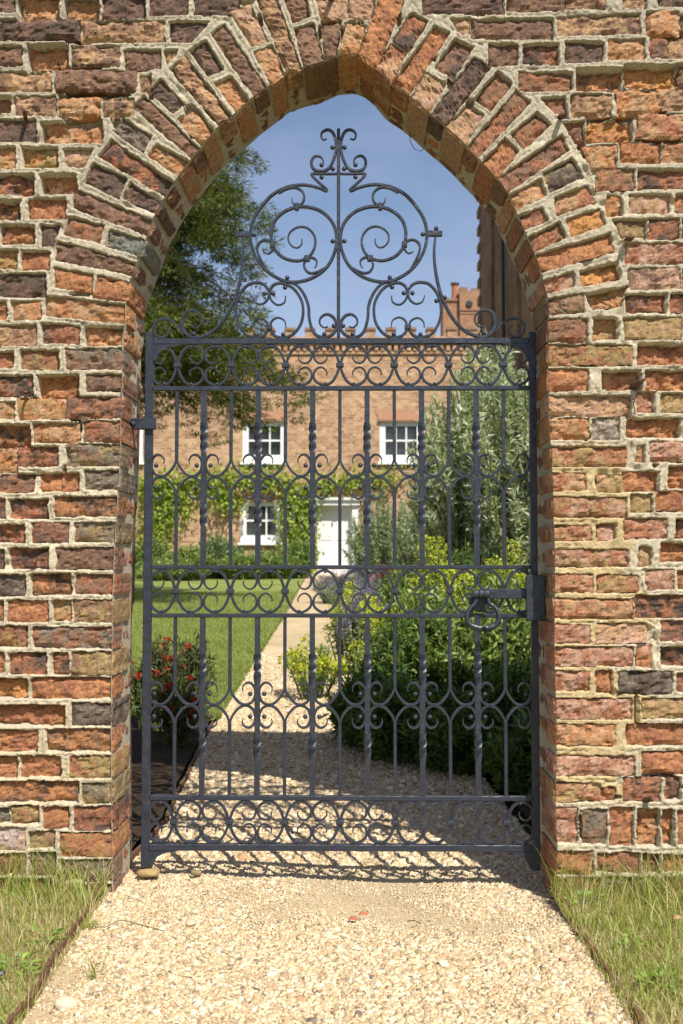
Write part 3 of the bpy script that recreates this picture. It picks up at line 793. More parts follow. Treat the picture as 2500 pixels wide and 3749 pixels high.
cch = ['RB', 'BP', 'RP', 'PB', 'OR', 'BR', 'PD']
for j, (b, depth) in enumerate(backlist):
    q = b['q']
    if b['corner'] == 'L': e = (q[1], q[2])
    elif b['corner'] == 'R': e = (q[0], q[3])
    else: e = (q[b['edge'][0]], q[b['edge'][1]])
    e = [near_open(p) for p in e]
    if np.linalg.norm(e[0] - e[1]) < 0.03: continue
    y0 = depth + 0.011
    if T - y0 > 0.03: reveal_brick(e[0], e[1], y0, T - 0.003, 700 + j, arch if b['arch'] else wall, cch[j % 7])

# ================================================================== THE GATE
YG = 0.135
gl = at(542, 3175, YG)
gate = thing('iron_gate', 'dark grey wrought iron gate with scrollwork and twisted bars in the archway', 'gate', (0, YG, gl[2]))
G0 = np.array([0, YG, gl[2]])
def gp(px, py): return at(px, py, YG)[[0, 2]]
X0 = gp(644, 2000)[0]; PT = (gp(1846, 2000)[0] - X0) / 12.0
ZR = {k: (gp(1245, a)[1], gp(1245, b)[1]) for k, (a, b) in dict(top=(1240, 1261), r2=(1414, 1430), r3=(2069, 2084), r4=(2246, 2261), r5=(2912, 2930), bot=(3090, 3114)).items()}
XLs = X0 - 1.02 * PT; XRs = X0 + 13.06 * PT

def smooth_path(P, step=0.004):
    P = np.asarray(P, float); n = len(P)
    if n < 3: return resample(P, step)
    E = np.vstack([2 * P[0] - P[1], P, 2 * P[-1] - P[-2]]); out = []
    for i in range(1, n):
        p0, p1, p2, p3 = E[i - 1], E[i], E[i + 1], E[i + 2]
        for t in np.linspace(0, 1, 8, endpoint=False):
            out.append(0.5 * ((2 * p1) + (-p0 + p2) * t + (2 * p0 - 5 * p1 + 4 * p2 - p3) * t * t + (-p0 + 3 * p1 - 3 * p2 + p3) * t ** 3))
    out.append(P[-1]); return resample(np.array(out), step)

def ribbon(P, w=0.0062, d=0.011, y=0.0, taper=(1.0, 1.0), step=0.004, smooth=True):
    """flat iron strip along a path in the gate's plane -> verts (x, y, z), faces"""
    P = smooth_path(P, step) if smooth else np.asarray(P, float)
    n = len(P); t = np.gradient(P, axis=0); t /= np.linalg.norm(t, axis=1)[:, None] + 1e-9
    nn = np.stack([-t[:, 1], t[:, 0]], 1); s = np.arange(n) / max(1, n - 1)
    ws = np.ones(n)
    ws *= np.interp(s, [0, 0.22], [taper[0], 1]) * np.interp(s, [0.78, 1], [1, taper[1]])
    sec = [(-1, -.6), (-.7, -1), (.7, -1), (1, -.6), (1, .6), (.7, 1), (-.7, 1), (-1, .6)]
    V = []
    for i in range(n):
        for a, b in sec:
            V.append((P[i, 0] + nn[i, 0] * a * w / 2 * ws[i], y + b * d / 2 * (0.5 + 0.5 * ws[i]), P[i, 1] + nn[i, 1] * a * w / 2 * ws[i]))
    Fc = []
    for i in range(n - 1):
        for k in range(8): Fc.append((i*8+k, i*8+(k+1) % 8, (i+1)*8+(k+1) % 8, (i+1)*8+k))
    Fc.append(tuple(range(8))[::-1]); Fc.append(tuple((n-1)*8+k for k in range(8)))
    return np.array(V), Fc

def ball_mesh(r):
    V = []; Fc = []; nu, nv_ = 12, 8
    for i in range(nv_ + 1):
        a = math.pi * i / nv_
        for k in range(nu):
            b = 2 * math.pi * k / nu; V.append((r * math.sin(a) * math.cos(b), r * math.sin(a) * math.sin(b), r * math.cos(a)))
    for i in range(nv_):
        for k in range(nu): Fc.append((i*nu+k, (i+1)*nu+k, (i+1)*nu+(k+1) % nu, i*nu+(k+1) % nu))
    return mesh_from('ball', np.array(V), Fc, IRON, True)
BALL = ball_mesh(0.0072); RIVET = ball_mesh(0.0050)
def ball(x, z, y=0.0, me=BALL, name='ball', parent=gate):
    return link(name, me, parent, np.array([x, YG + y, z]) - world_loc(parent))
def gpart(name, V, Fc, parent=gate, smooth=False):
    V = np.asarray(V, float) + np.array([0, YG, 0]); return obj(name, V, Fc, IRON, parent, smooth)

def bevel_box(a, b, ch=0.002):
    (x0, y0, z0), (x1, y1, z1) = a, b
    V = []
    for z, k in ((z0, ch), (z0 + ch, 0), (z1 - ch, 0), (z1, ch)):
        for (x, y) in ((x0+k+ch, y0+k), (x1-k-ch, y0+k), (x1-k, y0+k+ch), (x1-k, y1-k-ch), (x1-k-ch, y1-k), (x0+k+ch, y1-k), (x0+k, y1-k-ch), (x0+k, y0+k+ch)):
            V.append((x, y, z))
    Fc = [tuple(range(8))[::-1], tuple(24 + k for k in range(8))]
    for i in range(3):
        for k in range(8): Fc.append((i*8+k, i*8+(k+1) % 8, (i+1)*8+(k+1) % 8, (i+1)*8+k))
    return np.array(V), Fc
def gbox(name, a, b, parent=gate, ch=0.0018):
    V, Fc = bevel_box(a, b, ch); return gpart(name, V, Fc, parent)

# stiles (the left one tapers outwards a little at the foot), rails
zf = gl[2]; zt_ = gp(542, 1217)[1]
gbox('stile', (XLs - 0.0125, -0.011, zf), (XLs + 0.0115, 0.011, zt_))
gbox('stile', (XRs - 0.0095, -0.011, zf - 0.004), (XRs + 0.0115, 0.011, gp(1955, 1217)[1]))
for k_ in ('top', 'r2', 'r3', 'r4', 'r5', 'bot'):
    z1, z0 = ZR[k_]
    gbox('rail', (XLs + 0.0117, -0.008 if k_ not in ('top', 'bot') else -0.0095, z0), (XRs - 0.0097, 0.008 if k_ not in ('top', 'bot') else 0.0095, z1))
# corner gussets under the top rail and flared feet of the bottom rail
def gusset(x, sx, z, sz, name):
    pts = [(0, 0), (0.085, 0), (0.05, 0.006), (0.028, 0.016), (0.014, 0.032), (0.009, 0.05), (0, 0.05)]
    P = np.array([(x + sx * a, z + sz * b) for a, b in pts]); n = len(P)
    V = [(p[0], -0.009, p[1]) for p in P] + [(p[0], 0.009, p[1]) for p in P]
    gpart(name, V, [tuple(range(n)), tuple(range(2 * n - 1, n - 1, -1))] + [(i, i + n, (i + 1) % n + n, (i + 1) % n) for i in range(n)])
gusset(XLs + 0.0119, 1, ZR['top'][1] - 0.0002, -1, 'gusset'); gusset(XRs - 0.0099, -1, ZR['top'][1] - 0.0002, -1, 'gusset')
gusset(XLs + 0.0119, 1, ZR['bot'][1] - 0.0002, -1, 'foot_bracket'); gusset(XRs - 0.0099, -1, ZR['bot'][1] - 0.0002, -1, 'foot_bracket')

# frieze C-scrolls in three bands
H = (ZR['top'][1] - ZR['r2'][0]) / 2 - 0.0028
halfC = [(.035, 0), (.06, .25), (.15, .56), (.3, .84), (.52, .99), (.74, .93), (.92, .74), (.965, .50), (.90, .24), (.74, .10), (.57, .17), (.47, .36), (.49, .50)]
Cpts = [(u, -v) for u, v in halfC[:0:-1]] + halfC
def cmesh(sx, wid):
    V, Fc = ribbon([(sx * u * PT * wid, v * H) for u, v in Cpts], 0.0080, 0.013, 0, (0.45, 0.45)); return mesh_from('scroll', V, Fc, IRON)
CM = {(1, 1.0): cmesh(1, 1.0), (-1, 1.0): cmesh(-1, 1.0), (-1, .93): cmesh(-1, .93), (1, .98): cmesh(1, .98)}
def collar_mesh(w, d, h):
    V, Fc = bevel_box((-w / 2, -d / 2, -h / 2), (w / 2, d / 2, h / 2), 0.002); return mesh_from('collar', V, Fc, IRON)
COLLAR = collar_mesh(0.0235, 0.019, 0.014)
for (zt1, zb1) in ((ZR['top'][1], ZR['r2'][0]), (ZR['r3'][1], ZR['r4'][0]), (ZR['r5'][1], ZR['bot'][0])):
    zc = (zt1 + zb1) / 2; sc = ((zt1 - zb1) / 2 - 0.0028) / H
    for j in range(7):
        x = X0 + 2 * PT * j
        for s_ in (-1, 1):
            wid = 0.93 if (j == 0 and s_ < 0) else (0.98 if (j == 6 and s_ > 0) else 1.0)
            o = link('scroll', CM[(s_, wid)], gate, np.array([x, YG, zc]) - G0); o.scale = (1, 1, sc)
            for vz in (1, -1):
                ball(x + s_ * 0.52 * PT * wid, zc + vz * (H * sc * 0.985 - 0.0035), -0.004, RIVET, 'rivet')
        link('collar', COLLAR, gate, np.array([x, YG, zc]) - G0)

# plain bars that fork into scrolls, twisted bars between
def fork_mesh(zlen, up):
    """bar from z=0 (rail) down by zlen to a fork; up=1 hangs from the rail, up=-1 stands on it"""
    W = 0.0102
    MBk = MB(); V, Fc = bevel_box((-W / 2, -W / 2, -zlen), (W / 2, W / 2, 0), 0.0015); MBk.add(V, Fc)
    for sx in (-1, 1):
        P = [(0.022, 0.12), (0.03, -0.02), (0.14, -0.25), (0.36, -0.49), (0.60, -0.56), (0.83, -0.44), (0.93, -0.18), (0.90, 0.06), (0.74, 0.23), (0.56, 0.20), (0.46, 0.05), (0.48, -0.09)]
        V, Fc = ribbon([(sx * a * PT, -zlen + b * PT) for a, b in P], 0.0078, 0.0125, 0, (0.8, 0.35)); MBk.add(V, Fc)
    V = np.concatenate(MBk.v)
    Fc = MBk.f
    if up < 0: V = V * np.array([1, 1, -1]); Fc = [tuple(reversed(f)) for f in Fc]
    return mesh_from('forked_bar', V, Fc, IRON)
def twisted_mesh(z0, z1, secs):
    W = 0.0158; zs = [z0]
    while zs[-1] < z1 - 1e-6:
        z = zs[-1]; fine = any(a - 0.012 < z < b + 0.012 for a, b in secs); zs.append(min(z1, z + (0.0026 if fine else 0.02)))
    V = []; ang = 0.0
    for i, z in enumerate(zs):
        k = 0; sw = 1.0
        for a, b in secs:
            if a <= z <= b:
                k = math.sin(math.pi * (z - a) / (b - a)) ** 0.5
        if i: ang += k * (zs[i] - zs[i - 1]) / 0.092 * 2 * math.pi * 0.86
        if not any(a <= z <= b for a, b in secs): ang = round(ang / (math.pi / 2)) * (math.pi / 2)
        r = W / 2 * (1 + 0.10 * k)
        for a, b in ((-1, -1), (0, -1.0), (1, -1), (1.0, 0), (1, 1), (0, 1.0), (-1, 1), (-1.0, 0)):
            m_ = 1.0 if a and b else 1.0 - 0.10 * k
            x, y = a * r * m_, b * r * m_; V.append((x * math.cos(ang) - y * math.sin(ang), x * math.sin(ang) + y * math.cos(ang), z))
    Fc = []
    for i in range(len(zs) - 1):
        for q in range(8): Fc.append((i*8+q, i*8+(q+1) % 8, (i+1)*8+(q+1) % 8, (i+1)*8+q))
    return mesh_from('twisted_bar', np.array(V), Fc, IRON)
for (zt1, zb1, yf, yt) in ((ZR['r2'][1], ZR['r3'][0], 1745, [(1548, 1664), (1836, 1936)]), (ZR['r4'][1], ZR['r5'][0], 2582, [(2396, 2497), (2680, 2768)])):
    zm = gp(1245, yf)[1]; fz = 0.575 * PT
    lu = zt1 - zm - fz; ll = zm - zb1 - fz
    up, lo = fork_mesh(lu, 1), fork_mesh(ll, -1)
    tm = twisted_mesh(zb1, zt1, [(gp(1245, b)[1], gp(1245, a)[1]) for a, b in yt])
    for j in range(7):
        x = X0 + 2 * PT * j
        link('forked_bar', up, gate, np.array([x, YG, zt1]) - G0); link('forked_bar', lo, gate, np.array([x, YG, zb1]) - G0)
        for s_ in (-1, 1):
            for dz in (0.41, -0.41): ball(x + s_ * 0.745 * PT, zm + dz * PT, -0.002)
    for j in range(6):
        link('twisted_bar', tm, gate, np.array([X0 + PT + 2 * PT * j, YG, 0]) - G0)

# crest above the top rail: measured on the left half, mirrored about the middle bar
CX = gp(1239, 1000)[0]
def cz(zx, zy): p = gp(500 + zx * 0.8259, 430 + zy * 0.8259); return p
CREST = {
 'finial_scroll': ([(842,95),(828,100),(818,85),(823,66),(846,55),(868,66),(882,100),(884,140),(874,185),(854,224),(824,239),(792,235),(776,215),(776,190),(792,172),(815,176),(828,195),(822,212)], .0075),
 'shoulder_bar': ([(888,250),(850,251),(800,250),(777,250),(776,256),(790,272),(820,300),(844,322),(838,327),(815,316),(770,303),(720,300),(660,312),(600,345),(550,400),(515,460),(504,530),(519,600),(560,665),(620,710),(680,730),(740,725),(800,700),(850,655),(880,590),(886,530),(870,470),(830,425),(780,402),(720,397),(660,415),(615,455),(597,510),(605,570),(640,615),(690,635),(735,632),(775,605),(792,560),(785,520),(755,490),(715,487),(680,510),(672,545),(690,572),(715,578),(732,560),(732,540)], .0082),
 'top_curl': ([(630,338),(665,318),(705,312),(735,330),(743,360),(730,385),(705,392),(690,375),(688,358)], .0062),
 'side_curl': ([(580,680),(550,630),(534,582),(546,554),(575,545),(600,560),(603,585),(585,605),(563,597)], .0062),
 'inner_curl': ([(846,660),(800,686),(765,690),(743,665),(748,635),(775,622),(797,635),(797,655),(788,669)], .0062),
 'side_brace': ([(466,532),(472,600),(466,680),(450,760),(425,830),(385,900),(335,950),(280,974),(235,970),(206,935),(204,893),(224,862),(258,858),(287,878),(292,905),(275,929),(250,930),(242,917)], .0085),
 'end_scroll': ([(245,974),(205,950),(165,910),(125,894),(92,904),(75,932),(85,965),(115,977),(140,962),(145,941),(124,928)], .0072),
 'heart_scroll': ([(513,792),(525,820),(555,828),(582,805),(585,770),(565,742),(530,733),(490,745),(455,790),(440,850),(450,910),(480,960),(520,976),(560,970),(582,940),(575,905),(545,891),(520,906),(515,932)], .0072),
 'heart_scroll.b': ([(660,792),(655,820),(625,832),(597,810),(590,775),(605,745),(640,735),(690,755),(725,800),(738,850),(730,910),(700,955),(660,976),(615,970),(592,940),(598,905),(625,888),(655,901),(662,932)], .0072),
 'foot_scroll': ([(650,731),(680,732),(714,748),(745,790),(762,840),(765,890),(778,940),(800,968),(840,975),(875,955),(886,920),(870,885),(840,873),(815,890),(812,915),(830,932),(848,927)], .0078)}
for nm, (pts, w) in CREST.items():
    P = np.array([cz(a, b) for a, b in pts])
    for s_ in (1, -1):
        Q_ = P.copy()
        if s_ < 0: Q_[:, 0] = 2 * CX - Q_[:, 0]
        V, Fc = ribbon(Q_, w * 1.18, 0.014, 0, (0.7 if nm in ('shoulder_bar', 'side_brace', 'foot_scroll', 'top_curl', 'side_curl', 'inner_curl') else .45, 0.4), 0.005)
        if s_ < 0: Fc = [tuple(reversed(f)) for f in Fc]
        gpart(nm.split('.')[0], V, Fc)
p1, p0 = cz(892, 50), cz(892, 978)
gbox('centre_bar', (CX - 0.0052, -0.0055, p0[1]), (CX + 0.0052, 0.0055, p1[1]))
for (a, b) in ((668,712),(658,755),(568,782),(606,782),(462,817),(425,803),(869,550),(522,522),(463,497),(532,965),(650,963),(832,962),(874,925),(253,960),(820,213),(820,267),(868,135),(870,230)):
    p = cz(a, b); ball(p[0], p[1], -0.003); ball(2 * CX - p[0], p[1], -0.003)
for (a, b, w, h) in ((710,397,18,34),(603,566,24,28),(755,626,26,28),(588,931,28,24)):
    p = cz(a, b); k_ = 0.8259 / 1210.0
    for x in (p[0], 2 * CX - p[0]):
        V, Fc = bevel_box((x - w*k_/2, -0.009, p[1] - h*k_/2), (x + w*k_/2, 0.009, p[1] + h*k_/2), 0.002); gpart('collar', V, Fc)
for s_ in (1, -1):
    a, b = cz(436, 531), cz(502, 506); x0, x1 = a[0], b[0]
    if s_ < 0: x0, x1 = 2 * CX - b[0], 2 * CX - a[0]
    gbox('crest_bracket', (x0, -0.007, a[1]), (x1, 0.007, b[1]))
# hinge strap bolted to the brick reveal
hz0, hz1 = gp(520, 1576)[1], gp(520, 1534)[1]
hs = gbox('hinge_strap', (gp(472, 1550)[0], -0.024, hz0), (gp(576, 1550)[0], -0.0125, hz1), ch=0.003)
link('bolt', ball_mesh(0.0085), hs, np.array([gp(493, 1553)[0], YG - 0.024, (hz0 + hz1) / 2]) - world_loc(hs))
h2 = gp(520, 2950)[1]
# latch: pivot barrel, ring handle, lever and latch plate
def kp(zx, zy): return gp(1650 + zx * .4464, 1950 + zy * .4464)
lat = gbox('latch_lever', (kp(300, 500)[0], -0.026, kp(300, 540)[1]), (kp(640, 500)[0], -0.0125, kp(300, 460)[1]))
pa, pb = kp(598, 718), kp(752, 345)
V = []; n_ = 0
def rrect(x0, z0, x1, z1, r, m=5):
    P = []
    for cx_, cz_, a0 in ((x1 - r, z1 - r, 0), (x0 + r, z1 - r, 90), (x0 + r, z0 + r, 180), (x1 - r, z0 + r, 270)):
        for k in range(m): a = math.radians(a0 + 90 * k / (m - 1)); P.append((cx_ + r * math.cos(a), cz_ + r * math.sin(a)))
    return P
P = rrect(pa[0], pa[1], pb[0], pb[1], 0.008); n_ = len(P)
Pi = rrect(pa[0] + .002, pa[1] + .002, pb[0] - .002, pb[1] - .002, 0.006)
V = [(x, -0.048, z) for x, z in Pi] + [(x, -0.046, z) for x, z in P] + [(x, -0.030, z) for x, z in P]
Fc = [tuple(range(n_))] + [(k*n_+i, k*n_+(i+1) % n_, (k+1)*n_+(i+1) % n_, (k+1)*n_+i) for k in (0, 1) for i in range(n_)] + [tuple(2*n_+i for i in range(n_))[::-1]]
gpart('latch_plate', V, Fc)
gbox('latch_bracket', (pa[0] + 0.02, -0.0305, pa[1] + 0.06), (pb[0] - 0.012, -0.0115, pb[1] - 0.05))
ring = [(197,530),(194,560),(176,588),(142,622),(120,672),(122,715),(150,752),(200,772),(250,778),(300,772),(350,750),(376,712),(378,668),(358,618),(322,588),(298,566),(291,540),(289,528)]
RP = smooth_path([kp(a, b) for a, b in ring], 0.006); s = np.linspace(0, 1, len(RP))
rad = np.interp(s, [0, .12, .5, .88, 1], [.0060, .0066, .0098, .0066, .0060])
yy = -0.036 - 0.010 * np.sin(np.pi * s)
mb = MB().tube(np.stack([RP[:, 0], yy, RP[:, 1]], 1), rad, 12); gpart('ring_handle', np.concatenate(mb.v), mb.f, smooth=True)
a, b = kp(172, 500), kp(304, 500); xs = np.linspace(a[0], b[0], 4)
for i in range(3):
    mb = MB().tube([(xs[i] + .0006, -0.036, a[1]), (xs[i] + .003, -0.036, a[1]), (xs[i + 1] - .003, -0.036, a[1]), (xs[i + 1] - .0006, -0.036, a[1])], [.0125, .0138, .0138, .0125], 16)
    gpart('pivot_barrel', np.concatenate(mb.v), mb.f)
c0 = kp(238, 560); mb = MB().tube([(c0[0], -0.0065, c0[1]), (c0[0], -0.0125, c0[1]), (c0[0], -0.0135, c0[1])], [.034, .034, .030], 28); gpart('rose_plate', np.concatenate(mb.v), mb.f)
gbox('pivot_block', (kp(215, 500)[0], -0.034, kp(0, 525)[1]), (kp(262, 500)[0], -0.0067, kp(0, 478)[1]))

# things fixed to the wall
def nail(px, py, pts, rad, label, cat='nail', group='old iron fixings in the wall', name='rusty_nail'):
    p = at(px, py); mb = MB().tube(np.array(pts) + np.array([p[0], 0, p[2]]), rad, 7)
    return tag(mb.build(name, RUST), label, cat, group)
def strip(px, py, L, drop, dx, w, th, label):
    p = at(px, py); mb = MB(); a = np.array([p[0], 0.02, p[2]]); b = a + np.array([dx, -L - 0.02, -drop])
    V = []
    for q in (a, b):
        for x, z in ((-w/2, -th/2), (w/2, -th/2), (w/2, th/2), (-w/2, th/2)): V.append(q + np.array([x, 0, z]))
    mb.add(V, [(0,1,2,3),(7,6,5,4),(0,4,5,1),(1,5,6,2),(2,6,7,3),(3,7,4,0)])
    return tag(mb.build('wall_tie', RUST), label, 'iron strip', 'old iron fixings in the wall')
strip(88, 436, 0.042, -0.008, 0.014, 0.012, 0.004, 'bent rusty iron strip sticking out of the dark brick upper left of the arch')
strip(2056, 424, 0.040, 0.012, -0.006, 0.014, 0.004, 'rusty iron strip sticking out beside the right shoulder of the arch ring')
strip(1214, -2, 0.045, 0.006, -0.004, 0.014, 0.004, 'rusty iron strip sticking out at the crown of the arch')
strip(2298, 880, 0.034, 0.0, 0.0, 0.022, 0.005, 'short broad rusty cramp beside the lower right end of the arch ring')
nail(100, 1446, [(0, .02, 0), (0, -.02, .002), (.004, -.034, .004), (.012, -.04, .0), (.012, -.036, -.008), (.002, -.034, -.009)], .0045, 'curled rusty hook in the cracked brickwork of the left pier', 'hook', name='rusty_hook')
nail(2325, 1408, [(0, .02, 0), (0, -.012, .002), (.008, -.03, .006), (.02, -.036, .010)], [.010, .010, .008, .003], 'rusty hook with hanging wire in the upper right pier', 'hook', name='rusty_hook')
nail(2345, 1420, [(0, -.030, 0), (-.020, -.020, -.02), (-.025, -.014, -.05), (-.020, -.012, -.075), (-.026, -.012, -.085), (-.03, -.012, -.11)], .0016, 'thin rusty wire hanging from the hook in the upper right pier', 'wire', name='hanging_wire')
nail(2362, 2926, [(0, .02, -.006), (.004, -.012, 0.002), (.014, -.03, .012)], [.009, .0085, .0085], 'thick rusty pin above the upright bricks low on the right pier', 'pin', name='rusty_pin')
nail(128, 2057, [(0, .01, 0), (0, -.012, 0), (0, -.016, 0), (0, -.018, 0)], [.004, .008, .008, .003], 'round rusty nail head on the left pier')
p = at(1497, 505, 0.2); q = at(1556, 540, 0.2)
mb = MB().tube([(p[0], .2, p[2] + .03), (p[0] + .004, .2, p[2] - .012), (p[0] + .018, .2, p[2] - .036), (q[0] - .012, .2, q[2] - .012), (q[0], .2, q[2] + .004), (q[0] + .002, .2, q[2] + .04)], .0012, 6)
tag(mb.build('cable_loop', DARKMETAL), 'thin dark cable hanging in a loop from the arch soffit', 'cable')
sp = at(542, 3190, YG)
r_ = np.random.default_rng(2)
def stone(name, c, r, col, label, cat='stone', seed=1):
    V = []; Fc = []; nu, nv_ = 12, 8
    for i in range(nv_ + 1):
        a = math.pi * i / nv_
        for k in range(nu):
            b = 2 * math.pi * k / nu; d = np.array([math.sin(a) * math.cos(b), math.sin(a) * math.sin(b), math.cos(a)])
            d = np.sign(d) * np.abs(d) ** 0.75
            V.append(np.array(c) + d * np.array(r) * (0.85 + 0.3 * float(vn(d[0] * 1.7 + d[2] + seed, d[1] * 1.7 + seed, seed))))
    for i in range(nv_):
        for k in range(nu): Fc.append((i*nu+k, (i+1)*nu+k, (i+1)*nu+(k+1) % nu, i*nu+(k+1) % nu))
    o = obj(name, V, Fc, STONE_A, None, True); set_col(o.data, np.tile(col, (len(V), 1))); return tag(o, label, cat)
stone('foot_stone', (XLs + 0.008, YG - 0.005, gl[2] - 0.014), (0.034, 0.022, 0.0120), (0.34, 0.24, 0.11), 'flat tan stone under the hinge side foot of the gate', seed=3)
g_ = on_ground(718, 3208); stone('mossy_stone', (g_[0], g_[1], 0.010), (0.017, 0.010, 0.009), (0.24, 0.18, 0.10), 'brown lump of stone on the gravel just before the gate', seed=8)
g_ = on_ground(240, 3690); stone('pale_stone', (g_[0], g_[1], 0.008), (0.025, 0.019, 0.014), (0.58, 0.49, 0.36), 'large pale round stone in the gravel beside the left edging', seed=5)
g_ = on_ground(698, 3392); stone('pale_flake', (g_[0], g_[1], 0.010), (0.013, 0.018, 0.006), (0.58, 0.46, 0.31), 'flat cream stone lying in the middle left of the gravel', seed=9)

# ================================================================== THE HOUSE BEYOND THE LAWN
YH = 24.5
def hp(px, py, Y=YH): return at(px, py, Y)
zh = float(zg(YH))
house = thing('brick_house', 'warm brick house with battlemented parapet and white sash windows behind the garden', 'house', (0, YH, zh))
xa, xb = -9.0, hp(1757, 1300)[0]; zcop = hp(1250, 1243)[2]
wins = [(370, 1545, 524, 1692), (888, 1545, 1041, 1692), (1390, 1545, 1540, 1692), (880, 1838, 1026, 1986)]
def rect(px0, py0, px1, py1): a = hp(px0, py1); b = hp(px1, py0); return a[0], a[2], b[0], b[2]
holes = [rect(*w) for w in wins] + [rect(1158, 1835, 1312, 2160)]
xs = sorted(set([xa, xb] + [h[0] for h in holes] + [h[2] for h in holes])); zs_ = sorted(set([zh - 0.2, zcop] + [h[1] for h in holes] + [h[3] for h in holes]))
mb = MB()
for i in range(len(xs) - 1):
    for k in range(len(zs_) - 1):
        cx_, cz_ = (xs[i] + xs[i + 1]) / 2, (zs_[k] + zs_[k + 1]) / 2
        if any(h[0] < cx_ < h[2] and h[1] < cz_ < h[3] for h in holes): continue
        mb.add([(xs[i], YH, zs_[k]), (xs[i + 1], YH, zs_[k]), (xs[i + 1], YH, zs_[k + 1]), (xs[i], YH, zs_[k + 1])], [(0, 1, 2, 3)])
for h in holes:
    mb.add([(h[0], YH, h[1]), (h[2], YH, h[1]), (h[2], YH, h[3]), (h[0], YH, h[3]), (h[0], YH + .25, h[1]), (h[2], YH + .25, h[1]), (h[2], YH + .25, h[3]), (h[0], YH + .25, h[3])],
           [(0, 4, 5, 1), (1, 5, 6, 2), (2, 6, 7, 3), (3, 7, 4, 0)])
mb.box((xa, YH + .3, zh - .2), (xb, YH + 6, zcop - 0.02))
mb.build('wall', HOUSE, house)
# string course, corbel table and battlements
mb = MB(); mb.box((xa, YH - .05, hp(0, 1300)[2]), (xb, YH - .003, hp(0, 1290)[2])); mb.build('string_course', HOUSE, house)
mb = MB(); z0, z1 = hp(0, 1289)[2], hp(0, 1268)[2]
for x in np.arange(hp(400, 1280)[0], xb, 0.18): mb.box((x, YH - .085, z0), (x + .1, YH - .002, z1))
tag(mb.build('corbel_table', HOUSE, house), kind='stuff')
mb = MB(); mb.box((xa, YH - .11, hp(0, 1267)[2]), (xb, YH + .3, hp(0, 1258)[2])); mb.build('corbel_band', HOUSE, house)
mb = MB(); mb.box((xa, YH - .06, hp(0, 1257)[2]), (xb, YH + .3, hp(0, 1238)[2])); mb.build('parapet', HOUSE, house)
zc0, zc1, zc2 = hp(0, 1237)[2], hp(0, 1214)[2], hp(0, 1204)[2]
for x in np.arange(hp(1044, 1220)[0] - 0.562 * 9, xb - .3, 0.562):
    mb = MB(); mb.box((x, YH - .05, zc0), (x + .25, YH + .28, zc1)); m_ = mb.build('merlon', HOUSE, house)
    mb = MB(); mb.box((x - .02, YH - .08, zc1 + .001), (x + .27, YH + .31, zc2)); mb.build('merlon_cap', CAPSTONE, m_)

def sash(r, cols=3, rows=2, name='window', sill=True, depth=0.10):
    x0, z0, x1, z1 = r; W = x1 - x0; Hh = z1 - z0
    fw = 0.11; y = YH + 0.02
    mb = MB(); bt_ = 0.20 if sill else 0.1
    mb.box((x0, y, z0), (x0 + fw + .05, y + depth, z1)); mb.box((x1 - fw, y, z0), (x1, y + depth, z1))
    mb.box((x0 + fw + .05, y, z1 - fw), (x1 - fw, y + depth, z1)); mb.box((x0 + fw + .05, y, z0), (x1 - fw, y + depth, z0 + bt_))
    w = mb.build(name, WHITE, house)
    ix0, ix1, iz0, iz1 = x0 + fw + .05, x1 - fw, z0 + bt_, z1 - fw
    for c in range(1, cols):
        x = ix0 + (ix1 - ix0) * c / cols; m2 = MB(); m2.box((x - .02, y + .02, iz0), (x + .02, y + .07, iz1)); m2.build('glazing_bar', WHITE, w)
    for k in range(1, rows):
        z = iz0 + (iz1 - iz0) * k / rows; m2 = MB(); m2.box((ix0, y + .022, z - .025), (ix1, y + .068, z + .025)); m2.build('glazing_bar', WHITE, w)
    for c in range(cols):
        for k in range(rows):
            m2 = MB(); m2.box((ix0 + (ix1 - ix0) * c / cols, y + .045, iz0 + (iz1 - iz0) * k / rows), (ix0 + (ix1 - ix0) * (c + 1) / cols, y + .052, iz0 + (iz1 - iz0) * (k + 1) / rows))
            m2.build('pane', GLASS, w)
    m2 = MB(); m2.box((x0 - .06, YH - .10, z0 - .07), (x1 + .06, y + .02, z0 - .002)); m2.build('sill', WHITE, w)
    m2 = MB(); m2.add([(x0 - .02, YH - .012, z1 + .062), (x1 + .02, YH - .012, z1 + .062), (x1 + .14, YH - .012, z1 + .36), (x0 - .14, YH - .012, z1 + .36)], [(0, 1, 2, 3)]); m2.build('flat_arch', TERRA_B, w)
    m2 = MB(); m2.box((x0 - .05, YH - .07, z1 + .002), (x1 + .05, y - .001, z1 + .06)); m2.build('head_moulding', CAPSTONE, w)
    return w
for h in holes[:4]: sash(h)
# white porch with door
x0, z0, x1, z1 = holes[4]
mb = MB(); mb.box((x0 + .02, YH + .10, zh), (x1 - .18, YH + .16, z1 - .12)); dr = mb.build('door', WHITE, house)
for (u0, u1, v0, v1) in ((.12, .44, .12, .42), (.56, .88, .12, .42), (.12, .44, .5, .92), (.56, .88, .5, .92)):
    W = x1 - .18 - x0 - .02; Hh = z1 - .12 - zh; m2 = MB()
    m2.box((x0 + .02 + W * u0, YH + .085, zh + Hh * v0), (x0 + .02 + W * u1, YH + .0995, zh + Hh * v1)); m2.build('door_panel', WHITE, dr)
mb = MB(); mb.box((x1 - .175, YH - .12, zh), (x1 - .01, YH + .16, z1 - .125)); mb.build('pilaster', WHITE, house)
mb = MB(); mb.box((x0 - .02, YH - .20, z1 - .118), (x1 + .04, YH + .16, z1 + .02)); mb.box((x0 - .07, YH - .27, z1 + .021), (x1 + .09, YH + .1, z1 + .09)); mb.build('porch_canopy', WHITE, house)
